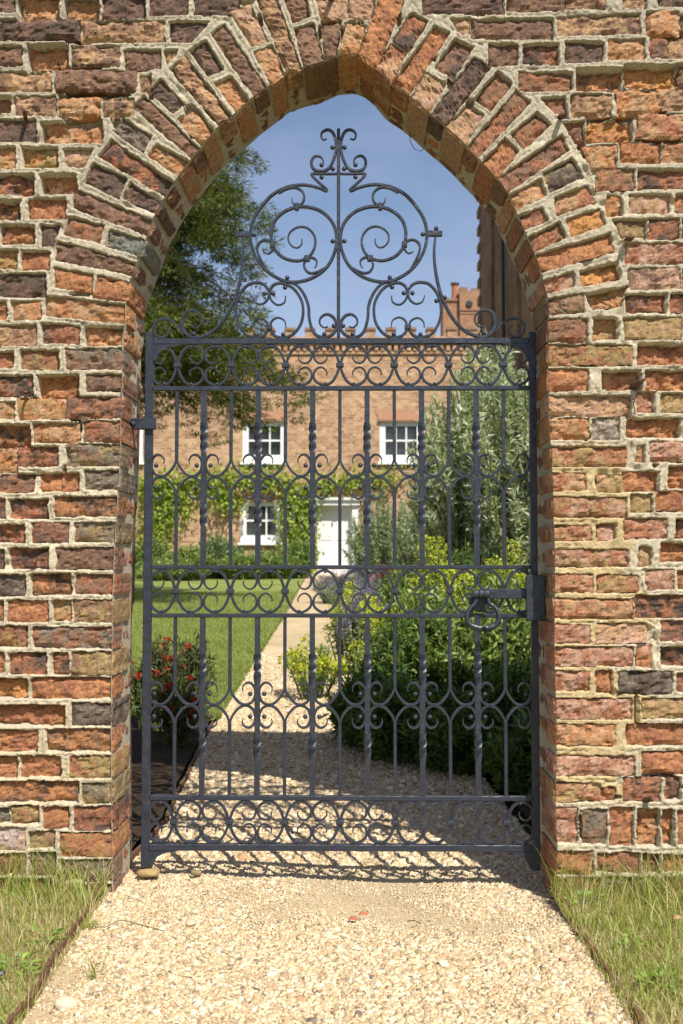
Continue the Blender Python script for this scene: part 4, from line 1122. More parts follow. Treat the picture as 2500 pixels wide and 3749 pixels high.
mb = MB(); mb.tube([(x1 - .3, YH + .07, zh + .95), (x1 - .3, YH + .03, zh + .95), (x1 - .3, YH + .02, zh + .95)], [.02, .035, .01], 10); mb.build('door_knob', DARKMETAL, dr)
# chimney turret behind the parapet
YT = 29.0
tur = thing('brick_turret', 'small brick turret with round dark vent and terracotta chimney pot above the house', 'turret', (hp(1700, 1200, YT)[0], YT, zh))
def tb(name, px0, py0, px1, py1, dep, mat, parent=tur, dy=0.0):
    a, b = hp(px0, py1, YT), hp(px1, py0, YT); m2 = MB(); m2.box((a[0], YT + dy, a[2]), (b[0], YT + dy + dep, b[2])); return m2.build(name, mat, parent)
tb('tower_wall', 1684, 1150, 1754, 1330, 1.0, HOUSE_D); tb('tower_wall', 1682, 1066, 1756, 1138, 1.05, HOUSE_D, dy=-.05); tb('corbel', 1683, 1138.3, 1755, 1149.7, 1.02, HOUSE_D, dy=-.02)
tb('side_wall', 1624, 1100, 1681, 1330, 1.0, HOUSE_D, dy=.1); tb('side_cap', 1620, 1090, 1681.5, 1099.7, 1.1, CAPSTONE, dy=.05)
tb('merlon', 1682, 1052, 1712, 1065.7, .3, CAPSTONE, dy=-.05); tb('merlon', 1726, 1056, 1757, 1065.7, .3, CAPSTONE, dy=-.05)
c = hp(1717, 1114, YT); mb = MB().tube([(c[0], YT - .06, c[2]), (c[0], YT - .10, c[2]), (c[0], YT - .11, c[2])], [.105, .105, .085], 20); mb.build('round_vent', DARKMETAL, tur)
c = hp(1670, 1089.5, YT); c2 = hp(1670, 1030, YT); mb = MB().tube([(c[0], YT + .4, c[2]), (c[0], YT + .4, c2[2] - .1), (c[0], YT + .4, c2[2])], [.11, .10, .115], 14); pt_ = mb.build('chimney_pot', TERRA, tur)
mb = MB().tube([(c[0], YT + .4, c2[2] + .002), (c[0], YT + .4, c2[2] + .05)], [.15, .14], 14); mb.build('pot_cap', DARKMETAL, pt_)
# tall wing running towards the gate on the right, its near side in shade
XW = hp(1757, 1300, 17.1)[0]
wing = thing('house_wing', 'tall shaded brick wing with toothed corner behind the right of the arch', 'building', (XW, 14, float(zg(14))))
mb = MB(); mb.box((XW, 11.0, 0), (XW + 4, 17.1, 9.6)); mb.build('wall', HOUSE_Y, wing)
for k in range(14):
    mb = MB(); z = 4.6 + k * 0.36
    mb.box((XW - .045, 16.85, z), (XW - .002, 17.14, z + .16)); mb.build('quoin', HOUSE_Y, wing)
mb = MB(); mb.tube([(XW - .06, 13.6, 0.6), (XW - .06, 13.6, 9.4)], .03, 8); mb.build('downpipe', DARKMETAL, wing)
for yy_ in (15.0, 12.2):
    mb = MB(); mb.box((XW - .06, yy_, 0.2), (XW - .002, yy_ + .45, 9.6)); mb.build('buttress_strip', HOUSE_Y, wing)

# ================================================================== PLANTS
def leaf_mesh(name, C, D, N, L, W, cols, mat, fold=0.25):
    C = np.asarray(C, float); n = len(C)
    D = D / (np.linalg.norm(D, axis=1)[:, None] + 1e-9); S = np.cross(D, N); S /= np.linalg.norm(S, axis=1)[:, None] + 1e-9; NN = np.cross(S, D)
    L = np.broadcast_to(L, (n,))[:, None]; W = np.broadcast_to(W, (n,))[:, None]
    V = np.stack([C, C + D * L * .45 + S * W * .5 + NN * W * fold, C + D * L, C + D * L * .45 - S * W * .5 + NN * W * fold], 1).reshape(-1, 3)
    c0 = V.mean(0); me = mesh_from(name, V - c0, np.arange(4 * n).reshape(n, 4), mat)
    set_col(me, np.repeat(cols, 4, axis=0)); return me, c0
def leaves(name, C, D, N, L, W, cols, mat, parent):
    me, c0 = leaf_mesh(name, C, D, N, L, W, cols, mat); return link(name, me, parent, c0 - (world_loc(parent) if parent is not None else 0))
def unit(n, rng, up=0.0):
    v = rng.normal(size=(n, 3)); v[:, 2] += up; return v / np.linalg.norm(v, axis=1)[:, None]
def pick(pal, n, rng, var=0.18):
    pal = np.array(pal); c = pal[rng.integers(0, len(pal), n)]; return np.clip(c * rng.uniform(1 - var, 1 + var, (n, 1)) * rng.uniform(.93, 1.07, (n, 3)), 0.002, 1)

# --- dark conifer
def conifer():
    rng = np.random.default_rng(5); Yc = 12.2
    base = hp(430, 2000, Yc); bx = base[0]; z0 = float(zg(Yc))
    t = thing('conifer_tree', 'dark green yew tree with drooping sprays seen through the left of the arch', 'tree', (bx, Yc, z0))
    mb = MB().tube([(bx, Yc, z0 - .1), (bx + .05, Yc, 2.5), (bx - .05, Yc + .05, 5.0), (bx, Yc, 7.5), (bx, Yc, 9.6)], [.26, .22, .16, .09, .02], 10); mb.build('trunk', BARK, t, True)
    C = []; D = []; mbr = MB()
    for k in range(175):
        z = rng.uniform(4.0, 9.8) if k > 34 else rng.uniform(4.0, 4.5)
        if 4.7 < z < 5.5 and rng.uniform() < .6: z += 1.4
        ln = (2.75 * (1 - ((z - 3.9) / 8.6) ** 1.8) + .3) * rng.uniform(.5, 1.0)
        a = rng.uniform(-1.9, 1.9); d = np.array([math.cos(a), math.sin(a), 0])
        s = np.linspace(0.0, 1, 10); up_ = rng.uniform(-.05, .28)
        P = np.array([bx, Yc, z]) + d * (s * ln)[:, None]; P[:, 2] += up_ * ln * s - .38 * ln * s ** 2.4
        mbr.tube(P[:9], np.linspace(.03, .006, 9), 5)
        for u in np.arange(.30, 1.02, .17 / max(ln, .5)):
            p = np.array([np.interp(u, s, P[:, i]) for i in range(3)]) + rng.normal(size=3) * np.array([.16, .16, .07])
            r_c = rng.uniform(.10, .24); m = int(1500 * r_c ** 1.5) + 18
            dirs = unit(m, rng, .15); pts = p + dirs * np.array([1.25, 1.25, .62]) * r_c * rng.uniform(.45, 1.05, (m, 1)); pts[:, 2] -= .35 * r_c * (dirs[:, 0] ** 2 + dirs[:, 1] ** 2)
            C.append(pts); D.append(dirs * .8 + d * .6 + rng.normal(size=(m, 3)) * .35 + np.array([0, 0, -.35]))
    C = np.concatenate(C); D = np.concatenate(D); n = len(C)
    mbr.build('limbs', BARK, t)
    cols = pick([(.035, .055, .014), (.065, .09, .02), (.11, .135, .028), (.19, .20, .045)], n, rng)
    leaves('crown', C, D, unit(n, rng, .8), rng.uniform(.06, .12, n), rng.uniform(.012, .020, n), cols, LEAF_MATT, t)
conifer()

# --- generic leafy shrub: stems fan out from the base, leaves along them
def shrub(name, label, cat, x, y, rx, ry, h, nst, npl, L, W, pal, seed, mat=LEAF, droop=0.25, start=.25, group=None, flowers=None, upright=0.6, z0=None, leaf_up=.3):
    rng = np.random.default_rng(seed); z0 = float(zg(y)) if z0 is None else z0
    t = thing(name, label, cat, (x, y, z0), group); mbs = MB(); C = []; D = []; tips = []
    for k in range(nst):
        a = rng.uniform(0, 2 * math.pi); rr = math.sqrt(rng.uniform(0, 1)); hh = h * (1 - .35 * rr ** 2) * rng.uniform(.72, 1.05)
        e = np.array([rx * rr * math.cos(a), ry * rr * math.sin(a), hh]); s = np.linspace(0, 1, 7)[:, None]
        b0 = np.array([rx * .45 * rr * math.cos(a), ry * .45 * rr * math.sin(a), 0])
        mid = (b0 + e) / 2 + np.array([0, 0, upright * .18 * hh])
        P = (1 - s) ** 2 * b0 + 2 * s * (1 - s) * mid + s ** 2 * e; P[:, 2] -= (droop * np.linalg.norm(e[:2]) * s[:, 0] ** 3)
        P = P + np.array([x, y, z0]); mbs.tube(P, np.linspace(.006, .002, 7) * (1 + h * .6), 4); tips.append((P[-1], P[-1] - P[-2]))
        u = rng.uniform(start, 1, npl) ** .85
        p = np.stack([np.interp(u, s[:, 0], P[:, i]) for i in range(3)], 1); tv = P[-1] - P[0]; tv = tv / np.linalg.norm(tv)
        C.append(p + rng.normal(size=(npl, 3)) * .012); D.append(unit(npl, rng) * .9 + tv * .55 + np.array([0, 0, leaf_up - .3]))
    C = np.concatenate(C); D = np.concatenate(D); n = len(C)
    mbs.build('stems', STEM, t)
    leaves('foliage', C, D, unit(n, rng, 1.0), rng.uniform(L * .65, L * 1.2, n), rng.uniform(W * .7, W * 1.2, n), pick(pal, n, rng), mat, t)
    if flowers: flowers(t, tips, rng)
    return t

SILVER = [(.46, .50, .34), (.56, .59, .43), (.36, .42, .24), (.63, .64, .50), (.27, .34, .15)]
GREY = [(.30, .37, .22), (.38, .44, .28), (.22, .29, .14)]
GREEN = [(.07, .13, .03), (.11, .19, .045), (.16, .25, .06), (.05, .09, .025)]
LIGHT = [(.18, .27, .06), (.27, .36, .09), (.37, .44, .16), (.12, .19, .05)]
LIME = [(.52, .54, .06), (.44, .48, .05), (.60, .60, .11), (.34, .40, .05)]
def pos(px, d): return (px - 1290) * d / FPX, d - CAM_D

# silver pear: tall, made of several leaders
x, y = pos(1765, 10.0)
shrub('silver_pear', 'tall silver leaved weeping pear filling the right of the gateway', 'shrub', x, y, .80, .8, 3.0, 340, 110, .10, .018, SILVER, 21, LEAF_MATT, .35, .12, upright=.9)
x, y = pos(1930, 8.6)
shrub('silver_pear', 'silver leaved shrub tight behind the right gate stile', 'shrub', x, y, .52, .5, 2.75, 190, 100, .09, .016, SILVER, 22, LEAF_MATT, .3, .15, upright=.9)
x, y = pos(1410, 15.0)
shrub('grey_bush', 'soft grey green bush beside the white porch', 'shrub', x, y, .68, .5, 1.75, 170, 70, .075, .018, GREY, 23, LEAF_MATT, .25, .12)
x, y = pos(1600, 13.0)
shrub('grey_bush', 'grey green bush under the upper right window, left of the silver pear', 'shrub', x, y, .6, .5, 1.9, 150, 70, .075, .016, GREY + SILVER[:2], 24, LEAF_MATT, .25, .12)

# euphorbias with lime flower heads
def lime_heads(rad=.045, m=70, frac=.75, sz=.018, pal=LIME):
    def fn(t, tips, rng):
        C = []; D = []; Nn = []
        for p, dv in tips:
            if rng.uniform() > frac: continue
            u = unit(m, rng, .5); C.append(p + u * rad * rng.uniform(.5, 1.1, (m, 1)) * np.array([1, 1, 1.25])); D.append(u + unit(m, rng) * .8); Nn.append(u)
        C = np.concatenate(C); n = len(C)
        leaves('flower_heads', C, np.concatenate(D), np.concatenate(Nn), rng.uniform(sz * .7, sz * 1.3, n), rng.uniform(sz * .7, sz * 1.2, n), pick(pal, n, rng), PETAL, t)
    return fn
g_e = 'lime flowered spurges along the border'
for i, (px, d, rx, h, nst, lab) in enumerate([(1590, 6.9, .19, 1.02, 36, 'lime yellow spurge in flower left of the ring handle'), (1850, 7.0, .15, 1.0, 26, 'lime yellow spurge in flower behind the latch plate'),
        (1270, 7.6, .16, .62, 34, 'low lime yellow spurge beside the path near the middle bars'), (1395, 6.0, .17, .68, 28, 'lime flowered spurge among dark leaves right of the path'),
        (1150, 6.4, .20, .36, 26, 'sprawling lime flowered spurge leaning over the gravel path'), (1700, 6.2, .14, .82, 22, 'upright spurge with lime heads just below the ring handle')]):
    x, y = pos(px, d)
    shrub('spurge_plant', lab, 'plant', x, y, rx, rx, h, nst, 34, .05, .012, LIGHT, 40 + i, LEAF, .15, .2, g_e, lime_heads(.058 if i < 2 else .045), .4)

# catmint haze
def spikes(pal, ln=.12, m=26, sz=.014):
    def fn(t, tips, rng):
        C = []
        for p, dv in tips:
            dv = dv / np.linalg.norm(dv); s = rng.uniform(-.3, 1, m)[:, None]; C.append(p + dv * s * ln + rng.normal(size=(m, 3)) * .008)
        C = np.concatenate(C); n = len(C); leaves('flower_spikes', C, unit(n, rng, .3), unit(n, rng), rng.uniform(sz * .6, sz * 1.2, n), sz * .8, pick(pal, n, rng), PETAL, t)
    return fn
MAUVE = [(.22, .17, .36), (.30, .24, .44), (.17, .14, .27)]
for i, (px, d, rx, h, lab) in enumerate([(1300, 13.0, .45, .62, 'hazy mauve catmint in front of the porch'), (1370, 10.5, .32, .60, 'mauve catmint right of the path half way along the border'), (1225, 15.5, .4, .5, 'far clump of mauve catmint by the path end'), (1330, 7.4, .16, .62, 'thin grey stemmed catmint leaning over the path edge')]):
    x, y = pos(px, d); shrub('catmint', lab, 'plant', x, y, rx, rx, h, 95, 20, .035, .014, GREY, 60 + i, LEAF_MATT, .2, .15, 'catmint clumps', spikes(MAUVE), .4)

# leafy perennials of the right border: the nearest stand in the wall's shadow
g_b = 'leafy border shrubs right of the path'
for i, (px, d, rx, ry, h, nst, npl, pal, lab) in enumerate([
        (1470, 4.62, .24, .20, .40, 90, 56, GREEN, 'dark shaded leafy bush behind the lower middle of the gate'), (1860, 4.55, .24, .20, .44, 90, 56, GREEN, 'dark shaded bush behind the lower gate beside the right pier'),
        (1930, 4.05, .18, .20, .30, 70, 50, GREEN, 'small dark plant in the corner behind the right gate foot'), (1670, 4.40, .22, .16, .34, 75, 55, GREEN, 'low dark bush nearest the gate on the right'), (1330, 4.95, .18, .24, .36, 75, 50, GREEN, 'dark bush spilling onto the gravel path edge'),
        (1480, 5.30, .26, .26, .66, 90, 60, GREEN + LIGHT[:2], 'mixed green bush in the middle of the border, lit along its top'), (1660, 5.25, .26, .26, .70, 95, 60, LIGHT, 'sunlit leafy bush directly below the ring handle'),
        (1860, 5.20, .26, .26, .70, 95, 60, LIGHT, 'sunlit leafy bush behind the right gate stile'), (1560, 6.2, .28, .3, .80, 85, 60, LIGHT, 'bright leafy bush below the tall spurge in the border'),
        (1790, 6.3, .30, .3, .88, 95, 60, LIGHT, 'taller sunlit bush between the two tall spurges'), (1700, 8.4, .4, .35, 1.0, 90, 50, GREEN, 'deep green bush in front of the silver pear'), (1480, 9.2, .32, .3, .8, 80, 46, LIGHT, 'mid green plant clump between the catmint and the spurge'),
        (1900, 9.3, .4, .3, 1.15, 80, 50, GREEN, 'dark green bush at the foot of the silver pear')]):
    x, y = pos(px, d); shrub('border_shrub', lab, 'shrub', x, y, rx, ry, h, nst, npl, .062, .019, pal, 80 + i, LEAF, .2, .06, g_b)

# a few pink and red blooms near the porch
def blooms(pal, r=.03, m=26, frac=.6):
    def fn(t, tips, rng):
        k = 0
        for p, dv in tips:
            if rng.uniform() > frac: continue
            u = unit(m, rng, .3); leaves('blossom', p + u * r * .6 * rng.uniform(.3, 1, (m, 1)), u, unit(m, rng), r, r * .75, pick(pal, m, rng), PETAL, t); k += 1
            if k >= 26: break
    return fn
RED = [(.50, .02, .02), (.62, .05, .03), (.36, .012, .015)]
for i, (px, d, rx, h, nst, lab) in enumerate([(610, 5.45, .14, .50, 26, 'dark leaved wallflower with red blossoms behind the left gate stile'), (700, 5.6, .13, .50, 24, 'tall red wallflower beside the lawn edge, right of its clump'), (550, 5.3, .13, .48, 22, 'red wallflower half hidden by the left pier'), (650, 4.9, .12, .30, 24, 'low wallflower with few red blossoms nearest the path')]):
    x, y = pos(px, d); shrub('wallflower', lab, 'flower', x, y, rx, rx, h, nst, 34, .065, .012, [(.06, .10, .03), (.10, .15, .05), (.14, .16, .07), (.08, .06, .03)], 100 + i, LEAF, .1, .15, 'red wallflowers in the soil bed', blooms(RED, .019, 14, .45), .3)
x, y = pos(1440, 11.5); shrub('peony', 'small plant with pink blooms before the brick wall by the porch', 'flower', x, y, .25, .2, .85, 16, 30, .06, .02, LIGHT, 120, LEAF, .1, .2, None, blooms([(.65, .25, .3), (.6, .12, .15)], .05, 20, .5))

# hedge of shrubs along the foot of the house
g_h = 'bushes along the foot of the house'
for i, (px, d, rx, h, pal, lab) in enumerate([(560, 24.6, .9, 1.0, GREEN + LIGHT, 'rounded green bush below the house wall at far left'), (690, 24.2, .8, .85, LIGHT, 'pale green clipped bush left of the lower window'), (800, 24.8, .7, 1.15, GREY + GREEN, 'purplish grey green bush below the lower window'),
        (900, 24.2, .8, .7, LIGHT, 'low green bush under the lower window sill'), (1010, 24.4, .7, .8, LIGHT, 'bright bush right of the lower window'), (1095, 24.8, .5, 1.0, GREEN + LIGHT, 'green bush against the house left of the porch'), (620, 23.4, 1.0, .6, LIGHT, 'low pale hedge at the far end of the lawn')]):
    x, y = pos(px, d); shrub('house_bush', lab, 'shrub', x, y, rx, .45, h, 150, 40, .09, .035, pal, 130 + i, LEAF, .15, .03, g_h)

# climber on the house
def climber():
    rng = np.random.default_rng(77); y = YH - .08
    t = thing('wisteria_vine', 'bright green wisteria trained along the house above the porch and lower window', 'climber', (hp(1080, 2000)[0], y, zh))
    mb = MB(); C = []
    def run(pts, rad, dens, spread):
        P = np.array([hp(a, b, y) for a, b in pts]); P = resample(P, .12); P[:, 1] += -.03 + rng.uniform(-.03, .03, len(P)); mb.tube(P, np.linspace(rad, rad * .4, len(P)), 5)
        for p in P:
            m = rng.poisson(dens)
            C.append(p + rng.normal(size=(m, 3)) * np.array([spread, .10, spread * .8]) + np.array([0, -.10, 0]))
    run([(1095, 2090), (1090, 1950), (1085, 1830), (1060, 1770), (950, 1745), (800, 1750), (650, 1770), (500, 1780), (350, 1770)], .06, 40, .24)
    run([(1085, 1830), (1150, 1775), (1250, 1760), (1350, 1750), (1450, 1745)], .04, 42, .22)
    run([(1090, 2060), (1095, 1960), (1075, 1880), (1090, 1820)], .03, 70, .22)
    run([(1125, 1990), (1120, 1900), (1130, 1830)], .02, 60, .16)
    run([(560, 1990), (575, 1900), (590, 1820), (610, 1760)], .03, 64, .30)
    run([(640, 1880), (650, 1800)], .02, 70, .25)
    run([(800, 1790), (830, 1850), (870, 1830)], .02, 55, .2)
    C = np.concatenate(C); C[:, 1] = np.minimum(C[:, 1], YH - .03); n = len(C); mb.build('stem', BARK, t, True)
    D = unit(n, rng) + np.array([0, -.3, -.7])
    leaves('foliage', C, D, unit(n, rng) + np.array([0, -.8, .6]), rng.uniform(.09, .17, n), rng.uniform(.045, .075, n), pick([(.28, .38, .05), (.38, .46, .07), (.46, .52, .11), (.16, .25, .04), (.22, .32, .05)], n, rng), LEAF, t)
    for a, b in ((1090, 1920), (1110, 1890), (1120, 1945), (1075, 1850), (905, 1840), (1010, 1830), (1065, 1900), (1135, 1925)):
        p = hp(a, b, YH - .32); m = 60; u = rng.uniform(0, 1, m); q = p + np.stack([rng.normal(size=m) * .045 * (1 - u * .7), rng.normal(size=m) * .045 * (1 - u * .7), -u * .38], 1)
        leaves('raceme', q, unit(m, rng), unit(m, rng), .045, .035, pick([(.62, .60, .52), (.55, .50, .50)], m, rng), PETAL, t)
climber()
# sprig of creeper hanging behind the left of the arch
def sprig():
    rng = np.random.default_rng(9); p = at(570, 850, .34)
    t = thing('creeper_sprig', 'leafy sprig hanging behind the left haunch of the arch', 'creeper', p)
    mb = MB(); P = np.array([at(a, b, .34 + k * .02) for k, (a, b) in enumerate([(560, 800), (600, 860), (632, 900), (655, 940), (668, 985)])]); mb.tube(P, .0022, 5); mb.build('stem', STEM, t)
    C = []; D = []
    for a, b, dx, dz in ((632, 900, 30, -60), (650, 930, 60, 8), (655, 945, 8, 60), (660, 960, 26, 70), (640, 925, -40, 50), (668, 985, 40, 55), (610, 870, 40, -10), (655, 940, 70, -25)):
        p0 = at(a, b, .40); p1 = at(a + dx, b + dz, .42); C.append(p0); D.append(p1 - p0)
    D = np.array(D); n = len(C); leaves('leaf', np.array(C), D, np.tile([.3, -1, .5], (n, 1)) + rng.normal(size=(n, 3)) * .4, np.linalg.norm(D, axis=1), .024, pick([(.12, .15, .04), (.16, .17, .05)], n, rng), LEAF, t)
sprig()

# ================================================================== GRASS
def blades(name, X, Y, Z, Hh, W, cols, label, lean=.5, segs=3, seed=1, rng=None, kind='stuff'):
    rng = np.random.default_rng(seed); n = len(X); a = rng.uniform(0, 2 * np.pi, n); ln = rng.uniform(.1, 1, n) * lean; fa = rng.uniform(0, 2 * np.pi, n)
    dx, dy = np.cos(a) * ln, np.sin(a) * ln; wx, wy = np.cos(fa), np.sin(fa); V = []
    for k in range(segs):
        s = k / segs; w = W * (1 - s ** 1.6 * .85) * .5
        cx_ = X + dx * Hh * s ** 1.8; cy_ = Y + dy * Hh * s ** 1.8; cz_ = Z + Hh * (s - .28 * ln * s ** 2)
        V += [np.stack([cx_ - wx * w, cy_ - wy * w, cz_], 1), np.stack([cx_ + wx * w, cy_ + wy * w, cz_], 1)]
    V.append(np.stack([X + dx * Hh, Y + dy * Hh, Z + Hh * (1 - .28 * ln)], 1))
    m = 2 * segs + 1; V = np.stack(V, 1).reshape(-1, 3); base = np.arange(n)[:, None] * m
    F = []
    for k in range(segs - 1): F.append(np.concatenate([base + 2*k, base + 2*k+1, base + 2*k+3], 1)); F.append(np.concatenate([base + 2*k, base + 2*k+3, base + 2*k+2], 1))
    F.append(np.concatenate([base + 2*(segs-1), base + 2*(segs-1)+1, base + 2*segs], 1))
    me = mesh_from(name, V, np.concatenate(F), GRASS_M); set_col(me, np.repeat(cols, m, axis=0)); return tag(link(name, me), label, 'grass', kind=kind)
GR = [(.27, .34, .06), (.36, .42, .09), (.19, .26, .04), (.44, .47, .15)]; STRAW = [(.52, .44, .22), (.60, .52, .30), (.42, .34, .16)]
def verge(side, seed, label):
    rng = np.random.default_rng(seed); n = 26000
    Y = rng.uniform(-1.15, -0.012, n); off = rng.uniform(0, 1, n) ** 1.15 * .64 - .022
    X = (path_left(Y) - .008 - off) if side < 0 else (path_right(Y) + .008 + off)
    nearw = np.clip((Y + .30) / .28, 0, 1); clump = fbm(X * 7, Y * 7, seed); keep = rng.uniform(0, 1, n) < np.clip(.30 + clump * 1.0 + nearw * .3 - .15, 0, 1)
    X, Y, nearw, clump, off = X[keep], Y[keep], nearw[keep], clump[keep], off[keep]; n = len(X)
    tall = rng.uniform(0, 1, n) < .07 + .25 * nearw
    Hh = rng.uniform(.015, .045, n) + np.where(tall, rng.uniform(.03, .11, n) * (.45 + nearw), 0) * (.5 + clump)
    cols = np.where((rng.uniform(0, 1, n) < (.66 - .40 * tall) * np.clip(1.8 - clump * 1.6, .25, 1.3))[:, None], pick(STRAW, n, rng), pick(GR, n, rng))
    blades('grass', X, Y, np.full(n, .0), Hh, rng.uniform(.0016, .0034, n), cols, label, .75, 4, seed)
verge(-1, 3, 'tufted grass and dry stems at the foot of the left pier'); verge(1, 4, 'tufted grass and dry stems at the foot of the right pier')
rng = np.random.default_rng(8); n = 90000
Y = 2.75 + (rng.uniform(0, 1, n) ** 1.7) * 13; X = path_left(Y) + .02 * fbm(Y * 9, Y * 0, 3) - rng.uniform(0, 1, n) * (.7 + .16 * (Y + 2.9))
blades('grass', X, Y, zg(Y), rng.uniform(.02, .045, n), rng.uniform(.003, .006, n) * (1 + .06 * Y), pick([(.20, .25, .05), (.27, .32, .075), (.35, .38, .12), (.16, .21, .045)], n, rng), 'short mown grass of the lawn beyond the gate', .8, 2, 6)
# small weeds on the gravel
for i, (px, py, n, L, lab) in enumerate([(340, 3590, 16, .07, 'small grass weed growing in the gravel near the left edging'), (330, 3400, 24, .045, 'tuft of grass creeping over the left edging')]):
    g_ = on_ground(px, py); rng = np.random.default_rng(30 + i)
    o = blades('weed_tuft', g_[0] + rng.normal(size=n) * .01, g_[1] + rng.normal(size=n) * .008, np.full(n, .004), rng.uniform(L * .6, L * 1.3, n), rng.uniform(.002, .003, n), pick(GR, n, rng), lab, 1.9, 4, 30 + i, kind='thing')
    o['category'] = 'weed'

# broad leaved weeds in the verges, straw and litter on the gravel
for i, (px, py, n, r, lab, fl) in enumerate([(40, 3600, 60, .055, 'patch of broad leaved weed with tiny blue flowers low in the left verge', 1), (170, 3480, 26, .035, 'small rosette of broad leaves in the left verge', 0),
        (2130, 3330, 40, .040, 'small leafy weed beside the right edging near the pier', 1), (2420, 3640, 46, .055, 'patch of broad leaved weed low in the right verge', 0), (2300, 3500, 24, .035, 'small rosette of broad leaves in the middle of the right verge', 0)]):
    g_ = on_ground(px, py); rng = np.random.default_rng(300 + i); t = thing('broadleaf_weed', lab, 'weed', (g_[0], g_[1], 0), 'broad leaved weeds in the verges')
    a = rng.uniform(0, 2 * np.pi, n); rr = np.sqrt(rng.uniform(0, 1, n)) * r
    C = np.stack([g_[0] + np.cos(a) * rr, g_[1] + np.sin(a) * rr, rng.uniform(.012, .045, n)], 1); D = np.stack([np.cos(a), np.sin(a), rng.uniform(-.1, .7, n)], 1)
    leaves('foliage', C, D, np.tile([0, 0, 1.0], (n, 1)) + rng.normal(size=(n, 3)) * .35, rng.uniform(.014, .032, n), rng.uniform(.007, .015, n), pick([(.20, .32, .06), (.28, .40, .09), (.15, .25, .05)], n, rng), LEAF, t)
    if fl:
        m = 9; q = C[:m] + np.array([0, 0, .012]); leaves('blossom', q, unit(m, rng, .5), np.tile([0, 0, 1.0], (m, 1)), .006, .006, pick([(.25, .3, .7)], m, rng), PETAL, t)
for i, (pts, lab) in enumerate([([(545, 3352), (640, 3340), (760, 3362), (905, 3378), (975, 3390)], 'long dry straw lying across the gravel before the gate'), ([(470, 3588), (600, 3580), (700, 3585), (800, 3572), (880, 3572)], 'bleached grass stalk lying low on the gravel'),
        ([(380, 3410), (440, 3385), (520, 3395), (600, 3420)], 'thin green runner creeping from the left verge over the gravel'), ([(1490, 3385), (1515, 3387), (1542, 3390)], 'short dark twig on the gravel right of the centre')]):
    P = np.array([on_ground(a, b) for a, b in pts]); P[:, 2] = .009 + .004 * np.sin(np.arange(len(P)) * 2.0); P = smooth_path(P, .01) if False else P
    mb = MB().tube(resample(P, .012), .0011 if i < 2 else .0014, 5); o = mb.build('dry_stalk', [STRAW_M, STRAW_M, STEM, BARK][i]); tag(o, lab, 'stalk', 'stalks and twigs on the gravel')
rng = np.random.default_rng(91)
for i, (px, py, c, lab) in enumerate([(1292, 3370, (.38, .13, .07), 'chip of red brick on the gravel near the middle'), (1330, 3352, (.40, .15, .08), 'small red brick fragment nearest the gate centre'), (2480, 3410, (.45, .27, .14), 'curled dry leaf in the right verge')]):
    g_ = on_ground(px, py); V = np.array([(-1,-.6,0),(.8,-.8,0),(1,.5,0),(-.7,.8,0),(-.7,-.4,1),(.5,-.5,.8),(.7,.3,.9),(-.5,.5,1)]) * np.array([.013, .010, .006]) + np.array([g_[0], g_[1], .004 + .03 * (i == 2)])
    o = obj('brick_chip' if i < 2 else 'dry_leaf', V, [(0,3,2,1),(4,5,6,7),(0,1,5,4),(1,2,6,5),(2,3,7,6),(3,0,4,7)], STONE_A); set_col(o.data, np.tile(c, (8, 1))); tag(o, lab, 'brick chip' if i < 2 else 'leaf')

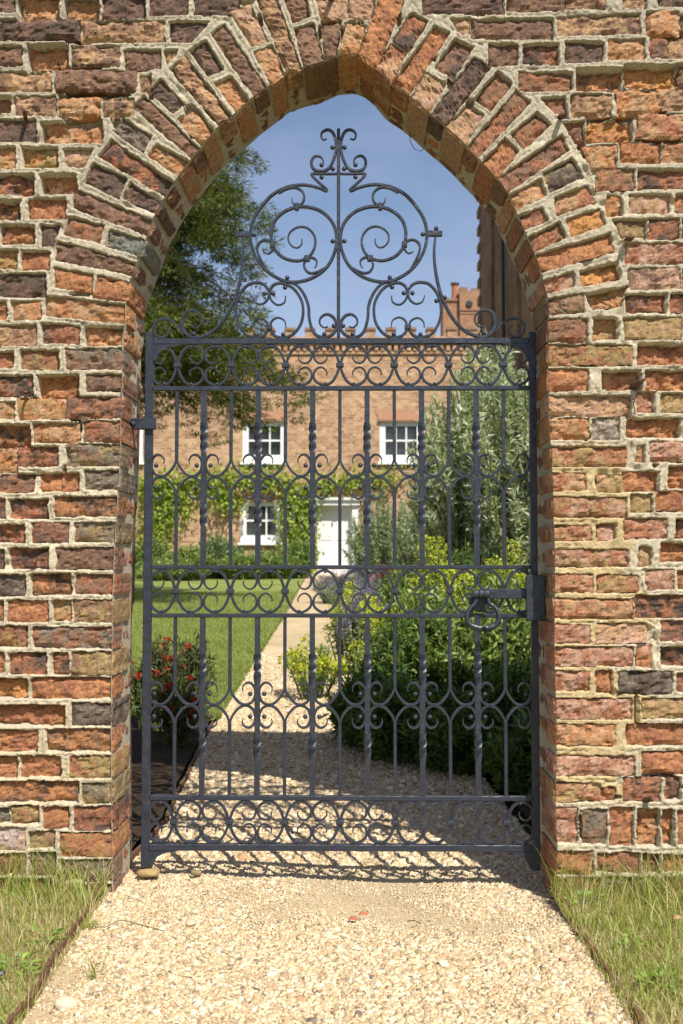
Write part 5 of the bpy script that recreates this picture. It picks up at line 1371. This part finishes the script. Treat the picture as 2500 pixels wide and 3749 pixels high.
# ================================================================== GRAVEL
def pebbles(name, X, Y, Z, R, label, seed):
    rng = np.random.default_rng(seed); n = len(X)
    cube = np.array([(-1,-1,-1),(1,-1,-1),(1,1,-1),(-1,1,-1),(-1,-1,1),(1,-1,1),(1,1,1),(-1,1,1)], float) * .72
    faces = np.array([(4,5,6,7),(0,1,5,4),(1,2,6,5),(2,3,7,6),(3,0,4,7)])
    V = cube[None] + rng.uniform(-.42, .42, (n, 8, 3)); V[:, 4:, :2] *= rng.uniform(.5, .95, (n, 1, 1))
    V *= (R[:, None] * np.stack([rng.uniform(.8, 1.35, n), rng.uniform(.65, 1.05, n), rng.uniform(.4, .8, n)], 1))[:, None, :]
    a = rng.uniform(0, 2 * np.pi, n); tx = rng.normal(size=n) * .35
    y1 = V[..., 1] * np.cos(tx)[:, None] - V[..., 2] * np.sin(tx)[:, None]; z1 = V[..., 1] * np.sin(tx)[:, None] + V[..., 2] * np.cos(tx)[:, None]
    x2 = V[..., 0] * np.cos(a)[:, None] - y1 * np.sin(a)[:, None]; y2 = V[..., 0] * np.sin(a)[:, None] + y1 * np.cos(a)[:, None]
    V = np.stack([x2 + X[:, None], y2 + Y[:, None], z1 + Z[:, None]], -1).reshape(-1, 3)
    F = (faces[None] + (np.arange(n) * 8)[:, None, None]).reshape(-1, 4)
    pal = np.array([(.58, .47, .30), (.64, .54, .37), (.51, .39, .23), (.70, .62, .46), (.44, .32, .18), (.55, .42, .25), (.36, .28, .19), (.48, .29, .17), (.17, .14, .12)])
    pr = np.array([.22, .18, .17, .10, .10, .12, .06, .035, .015]); c = pal[rng.choice(len(pal), n, p=pr / pr.sum())] * rng.uniform(.85, 1.12, (n, 1))
    me = mesh_from(name, V, F, STONE_A); set_col(me, np.repeat(c, 8, axis=0)); return tag(link(name, me), label, 'gravel', kind='stuff')
rng = np.random.default_rng(15)
n = 76000; Y = rng.uniform(-1.0, .32, n); X = path_left(Y) + (path_right(Y) - path_left(Y)) * rng.uniform(.0, 1.0, n)
fine = np.clip(fbm(X * 2.2 + 3, Y * 2.2, 44) + .16 * np.exp(-((X - .05) / .32) ** 2) - .04, 0, 1); kp_ = rng.uniform(0, 1, n) > np.clip((fine - .56) * 6, 0, .85); X, Y, fine = X[kp_], Y[kp_], fine[kp_]; n = len(X); R = np.exp(rng.normal(size=n) * .33) * .0038 * np.clip(1.35 - .75 * np.clip((fine - .45) * 4, 0, 1), .5, 1.3)
pebbles('gravel', X, Y, path_z(X, Y) + (fbm(X * 6, Y * 6, 5) - .5) * .016 + rng.uniform(-.001, .004, n), R, 'loose pale gravel stones on the path before the gate', 1)
n = 26000; Y = .32 + rng.uniform(0, 1, n) ** 1.4 * 5.5; X = path_left(Y) + (path_right(Y) - path_left(Y)) * rng.uniform(.0, 1.0, n)
pebbles('gravel', X, Y, path_z(X, Y) + (fbm(X * 6, Y * 6, 5) - .5) * .016 + .001, np.exp(rng.normal(size=n) * .3) * .0085, 'loose pale gravel stones on the path beyond the gate', 2)
